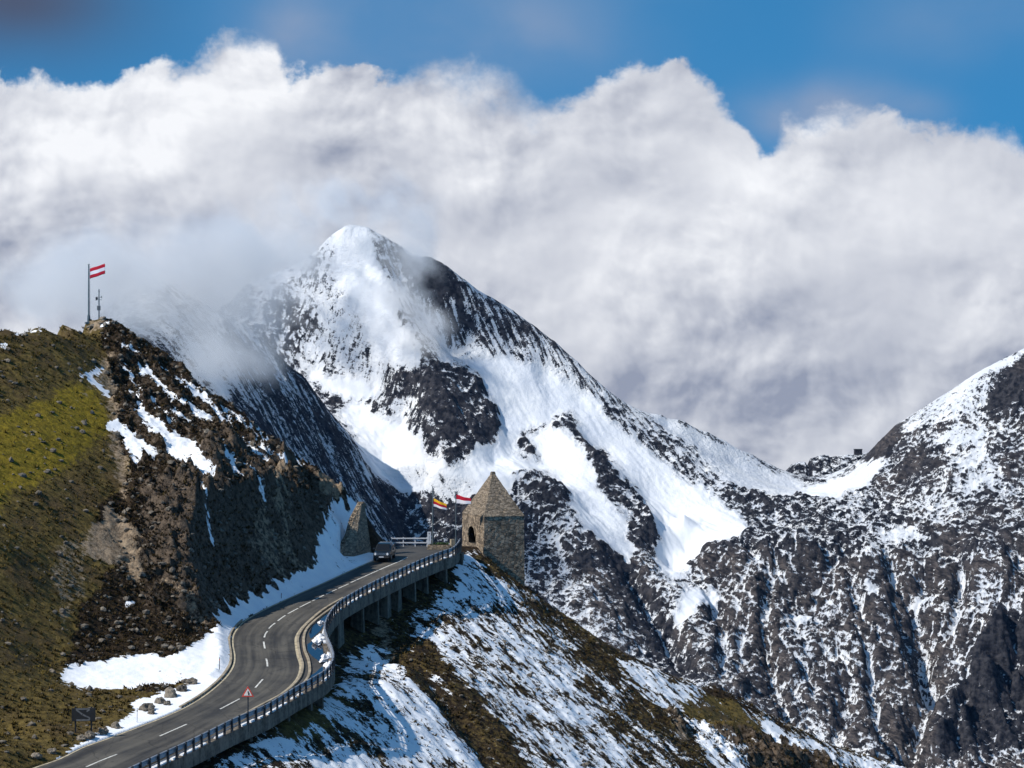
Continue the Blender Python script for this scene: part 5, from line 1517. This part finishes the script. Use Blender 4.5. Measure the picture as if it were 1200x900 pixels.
bar(6.8 * k_, 1.55 - 3.4 * k_, 6.8 * k_, 1.55 - 6.0 * k_, .10)
bar(-8.5 * k_, 1.55 - 6.3 * k_, 7 * k_, 1.55 - 6.3 * k_, .12)
bar(7 * k_, 1.55 + 6.0 * k_, 3.5 * k_, 1.55 + 3.6 * k_, .10)
mb.build("symbol", M_GREY, bd)

def marker(px, py, h, lab, dark=True):
    c0 = rp(px, py); z0 = ground_z(c0[0], c0[1])
    t = empty("snow_marker", (c0[0], c0[1], z0)); tag(t, lab, "marker post", "slim marker posts along the inner road edge")
    m1 = M_POST if dark else M_WPOLE
    mb = MB(); mb.tube((0, 0, -0.3), (0.02, 0, h), 0.035, 0.028, 8); mb.build("pole", m1, t)
    mb = MB(); mb.tube((0.02, 0, h * 0.74), (0.02, 0, h * 0.86), 0.038, 0.038, 8); mb.build("reflector_band", M_RED if dark else M_POST, t)
marker(257, 789, 1.05, "dark slim marker post standing in the snow inside the bend")
marker(160.5, 848, 1.15, "pale slim marker post at the lower end of the boulder row", False)
marker(329.5, 703, 0.5, "short dark stub post in the snow bank at the upper road edge")

# white barrier, pillar sign and planter at the far end of the road
c0 = np.array([at(458, 650, 292)[0], 292.0, zr1(292)])
ba = empty("barrier", tuple(c0)); tag(ba, "white two bar barrier closing the far edge of the road", "barrier")
x1 = at(501, 650, 292)[0] - c0[0]
for hh in (0.95, 0.45):
    mb = MB(); mb.box((x1 / 2, -0.04, hh), (x1, 0.05, 0.14), 0); mb.build("rail", M_WPOLE, ba)
for k in range(4):
    mb = MB(); mb.box((x1 * (k + 0.05) / 3.1, 0.04, 0.4), (0.10, 0.08, 1.35), 0); mb.build("post", M_WPOLE, ba)
c0 = np.array([at(503, 645, 290)[0], 290.0, zr1(290)])
ps = empty("pillar_sign", tuple(c0)); tag(ps, "narrow upright white sign with dark lettering beside the flagpole", "sign")
mb = MB(); mb.box((0, 0, 0.85), (0.42, 0.16, 2.0), 0); mb.build("panel", M_WPOLE, ps, bevel=0.01)
for k, (zz, ww) in enumerate([(1.70, .20), (1.60, .12), (1.35, .05), (1.22, .05), (1.09, .05), (0.96, .05), (0.83, .05)]):
    mb = MB(); mb.box((0.01, -0.083, zz), (ww, 0.006, 0.06 if k < 2 else 0.09), 0); mb.build("lettering", M_POST, ps)
mb = MB(); mb.box((0, 0, -0.1), (0.55, 0.3, 0.25), 0); mb.build("base", M_CONC, ps)
xa, xb = at(501, 648, 288.5)[0], at(527, 648, 288.5)[0]
pl = empty("planter", ((xa + xb) / 2, 288.5, zr1(288.5))); tag(pl, "low brown stone planter with small green plants in front of the flags", "planter")
mb = MB(); mb.box((0, 0, 0.22), (xb - xa, 0.8, 0.56), 0); mb.build("trough", M_STONE2, pl, bevel=0.03)
mb = MB(); mb.box((0, 0, 0.51), (xb - xa - .2, 0.6, 0.05), 0); mb.build("soil", plain("soil", (0.04, 0.028, 0.018), .95), pl)
rr = random.Random(4)
mb = MB()
for k in range(260):
    x_ = rr.gauss(0.35, 0.55); 
    if abs(x_) > (xb - xa) / 2 - .15: continue
    y_ = rr.uniform(-.25, .25); a_ = rr.uniform(0, 6.28); l_ = rr.uniform(.12, .34)
    mb.add([(x_ - .05 * math.sin(a_), y_ + .05 * math.cos(a_), .53), (x_ + .05 * math.sin(a_), y_ - .05 * math.cos(a_), .53), (x_ + l_ * .6 * math.cos(a_), y_ + l_ * .6 * math.sin(a_), .53 + l_)], [(0, 1, 2)])
mb.build("plant", plain("green leaves", (0.045, 0.085, 0.025), .8, var=.4), pl)
# low parapet stones where the rail ends at the tower
c0 = at(530, 641, 289); 
ss_ = empty("parapet_stone", (c0[0], c0[1], zr1(289))); tag(ss_, "short upright stone block at the end of the guard rail next to the tower", "stone block")
mb = MB(); mb.box((0, 0, 0.5), (0.5, 0.5, 1.2), 0.4, taper=.85); mb.build("block", M_KERB, ss_, bevel=0.04)

# hut on the far ridge
hc = at(1005.5, 531, 4120)
hut = empty("mountain_hut", tuple(hc)); tag(hut, "small dark flat roofed hut on the far ridge above the saddle", "hut")
M_HUT = plain("dark timber", (0.03, 0.028, 0.032), .8, var=.3, scale=.2)
mb = MB(); mb.box((0, 0, 1.5), (12.0, 8, 9.0), 0.1); mb.build("wall", M_HUT, hut)
mb = MB(); mb.box((0, 0, 6.3), (13.2, 9.2, 0.8), 0.1); mb.build("roof", plain("grey roof", (0.06, 0.062, 0.07), .6), hut)
M_PANE = plain("dark pane", (0.015, 0.017, 0.022), .2)
for k in (-3.5, 0, 3.5):
    mb = MB(); mb.box((k, -4.25 + k * .1, 2.5), (1.6, 0.2, 1.6), 0.1); mb.build("window", M_PANE, hut)

# ------------------------------------------------------------------ oncoming dark car
c0 = rp(450.5, 653.2); cz = zr1(c0[1])
d_ = np.array([-0.10, -1.0, -0.06])
ang = math.atan2(d_[1], d_[0])
car = empty("car", (c0[0], c0[1], cz + 0.03), ang)
pitch = math.atan2(d_[2], np.hypot(d_[0], d_[1]))
car.rotation_euler = (0, -pitch * 0.5, ang)
tag(car, "dark off road car coming down the road beside the stone wall", "car")
M_CARP, nt, bs = material("dark blue car paint")
bs.inputs["Base Color"].default_value = (0.005, 0.007, 0.010, 1); bs.inputs["Roughness"].default_value = 0.28
bs.inputs["Coat Weight"].default_value = 0.4; bs.inputs["Specular IOR Level"].default_value = 0.5
co_, _ = objco(nt); put(nt, noise(nt, co_, 6.0, 4, .6) * 0.2 + 0.32, bs.inputs["Roughness"])
M_GLASS, nt, bs = material("car glass"); bs.inputs["Base Color"].default_value = (0.01, 0.012, 0.016, 1); bs.inputs["Roughness"].default_value = 0.06
M_TYRE = plain("tyre", (0.015, 0.015, 0.016), .9); M_RIM = plain("rim", (0.30, 0.31, 0.32), .35, .8)
M_CHROME = plain("chrome trim", (0.5, 0.5, 0.52), .25, .9, var=.1); M_LAMP = plain("headlamp glass", (0.75, 0.77, 0.80), .15, 0, var=.05)
Wc = 0.93
def loft(sections, name, mat, parent, bev=0.04):
    """sections: (x, half width bottom, half width top, z0, z1)"""
    vs, fs = [], []
    for (x_, wb, wt, z0, z1) in sections:
        zm = z0 + (z1 - z0) * 0.62
        vs += [(x_, -wb * .93, z0), (x_, -wb, z0 + (z1 - z0) * .2), (x_, -wb, zm), (x_, -wt, z1), (x_, wt, z1), (x_, wb, zm), (x_, wb, z0 + (z1 - z0) * .2), (x_, wb * .93, z0)]
    m_ = 8
    for i in range(len(sections) - 1):
        for j in range(m_):
            k = (j + 1) % m_
            fs.append((i * m_ + j, i * m_ + k, (i + 1) * m_ + k, (i + 1) * m_ + j))
    fs += [tuple(range(m_ - 1, -1, -1)), tuple(range((len(sections) - 1) * m_, len(sections) * m_))]
    o_ = MB().add(vs, fs).build(name, mat, parent, smooth=False, bevel=bev)
    return o_
body = loft([(-2.25, .84, .78, .42, 1.02), (-2.15, .92, .86, .36, 1.12), (-1.2, .95, .90, .32, 1.14), (0.6, .96, .90, .32, 1.12), (1.2, .95, .86, .32, 1.06), (2.0, .92, .80, .36, .96), (2.22, .86, .72, .42, .84)], "body", M_CARP, car)
loft([(-2.0, .80, .62, 1.10, 1.50), (-1.7, .84, .66, 1.10, 1.74), (-0.4, .86, .68, 1.10, 1.80), (0.35, .86, .66, 1.08, 1.74), (0.62, .86, .70, 1.06, 1.50), (1.15, .86, .80, 1.04, 1.12)], "cabin", M_CARP, car, .05)
MB().add([(1.10, -.74, 1.14), (1.10, .74, 1.14), (0.42, .62, 1.70), (0.42, -.62, 1.70), (1.13, -.74, 1.16), (1.13, .74, 1.16), (0.45, .62, 1.72), (0.45, -.62, 1.72)], [(0, 1, 2, 3), (7, 6, 5, 4), (0, 4, 5, 1), (1, 5, 6, 2), (2, 6, 7, 3), (3, 7, 4, 0)]).build("windscreen", M_GLASS, car)
for s_ in (-1, 1):
    MB().add([(0.62, s_ * .87, 1.14), (-1.85, s_ * .87, 1.14), (-1.6, s_ * .735, 1.66), (0.3, s_ * .735, 1.66), (0.62, s_ * .85, 1.14), (-1.85, s_ * .85, 1.14), (-1.6, s_ * .70, 1.66), (0.3, s_ * .70, 1.66)], [(0, 1, 2, 3), (7, 6, 5, 4), (0, 4, 5, 1), (1, 5, 6, 2), (2, 6, 7, 3), (3, 7, 4, 0)]).build("side_window", M_GLASS, car)
    mb = MB(); mb.box((0.55, s_ * 1.04, 1.2), (0.16, 0.22, 0.17), 0); mb.build("mirror", M_CARP, car, bevel=.03)
    mb = MB(); mb.tube((2.14, s_ * .66, .80), (2.24, s_ * .66, .79), .13, .12, 16); mb.build("headlight", M_LAMP, car)
    for x_ in (1.42, -1.42):
        w_ = MB(); w_.tube((x_, s_ * .70, .38), (x_, s_ * .96, .38), .38, .38, 22); wo_ = w_.build("wheel", M_TYRE, car, bevel=.04)
        w_ = MB(); w_.tube((x_, s_ * .965, .38), (x_, s_ * .985, .38), .24, .20, 16); w_.build("rim", M_RIM, wo_)
mb = MB()
for k in range(3): mb.box((2.23, 0, .70 + k * .08), (.05, .98, .035), 0)
mb.build("grille", M_CHROME, car)
mb = MB(); mb.box((2.29, 0, .50), (.02, .52, .12), 0); mb.build("number_plate", M_WPOLE, car)
mb = MB(); mb.box((2.20, 0, .44), (.16, 1.66, .16), 0); mb.build("bumper", plain("black plastic", (.02, .02, .022), .6), car, bevel=.03)

# ------------------------------------------------------------------ cloud drifting round the summit, and the air between
def cloud_object(name, puffs, Y0, depth, dens, scale, cut, seed, gain=1.3):
    m = bpy.data.materials.new(name + " vapour"); m.use_nodes = True
    nt = m.node_tree; nt.nodes.clear()
    g = nt.nodes.new("ShaderNodeNewGeometry")
    sp = nt.nodes.new("ShaderNodeSeparateXYZ"); nt.links.new(g.outputs["Position"], sp.inputs[0])
    x, y, z = [E(nt, s) for s in sp.outputs]
    tot = None
    lo = np.array([1e9] * 3); hi = -lo
    for (px, py, dY, rx, ry, amp) in puffs:
        Yc = Y0 + dY
        c = at(px, py, Yc); r = np.array([rx / F * Yc, depth, ry / F * Yc])
        lo = np.minimum(lo, c - r * 1.95); hi = np.maximum(hi, c + r * 1.95)
        a = (x - c[0]) * (1 / r[0]); b = (y - c[1]) * (1 / r[1]); e = (z - c[2]) * (1 / r[2])
        t = ((a * a + b * b + e * e) * -1.3).exp() * amp
        tot = t if tot is None else tot + t
    n = noise(nt, vec(nt, x * 0.9 + seed, y * 0.9, z * 1.05 + x * 0.35), scale, 4.5, 0.58)
    den = (tot - cut + (n - 0.5) * gain) * tot.step(0.10, 0.60)
    den = den.clamp() * dens
    v = nt.nodes.new("ShaderNodeVolumePrincipled")
    v.inputs["Color"].default_value = (0.97, 0.975, 0.985, 1)
    v.inputs["Anisotropy"].default_value = 0.1
    nt.links.new(den.s, v.inputs["Density"])
    o = nt.nodes.new("ShaderNodeOutputMaterial"); nt.links.new(v.outputs[0], o.inputs["Volume"])
    c = (lo + hi) / 2; s = hi - lo
    # a rounded hull round the vapour
    bm = bmesh.new(); bmesh.ops.create_icosphere(bm, subdivisions=3, radius=0.5)
    for w in bm.verts:
        k = 1.0 / max(abs(w.co.x), abs(w.co.y), abs(w.co.z)) * 0.5
        w.co = w.co * (1 + (k - 1) * 0.9)
    for w in bm.verts: w.co = Vector((c[0] + w.co.x * s[0], c[1] + w.co.y * s[1], c[2] + w.co.z * s[2]))
    me = bpy.data.meshes.new(name); bm.to_mesh(me); bm.free(); me.materials.append(m)
    return tag(link(bpy.data.objects.new(name, me)), kind="stuff")
cloud_object("cloud", [(215, 300, 0, 125, 66, .9), (150, 365, -60, 95, 48, .85), (290, 360, 0, 66, 66, .8), (330, 290, 120, 85, 56, .75), (255, 420, -90, 64, 46, .66), (315, 425, -60, 40, 44, .55), (80, 330, 0, 120, 70, .9)], 3160, 130, 0.020, 0.0135, 0.40, 3.0, 3.4)
cloud_object("cloud", [(478, 288, 0, 44, 60, .8), (503, 395, -40, 34, 52, .8), (400, 235, 30, 120, 48, .7), (468, 345, 0, 44, 54, .7), (318, 300, 0, 66, 46, .8), (430, 380, -70, 60, 40, .45), (345, 350, -50, 46, 50, .55), (385, 300, -40, 50, 40, .4)], 3640, 66, 0.030, 0.022, 0.36, 77.0, 3.4)

# the blue mountain air
m = bpy.data.materials.new("mountain air"); m.use_nodes = True
nt = m.node_tree; nt.nodes.clear()
v = nt.nodes.new("ShaderNodeVolumePrincipled")
v.inputs["Color"].default_value = (0.22, 0.48, 1.0, 1); v.inputs["Density"].default_value = 0.45e-5; v.inputs["Anisotropy"].default_value = 0.1
o = nt.nodes.new("ShaderNodeOutputMaterial"); nt.links.new(v.outputs[0], o.inputs["Volume"])
mb = MB(); mb.box((0, 2200, -170), (9600 * 2, 4600, 2 * 452))
tag(mb.build("haze", m), kind="stuff")
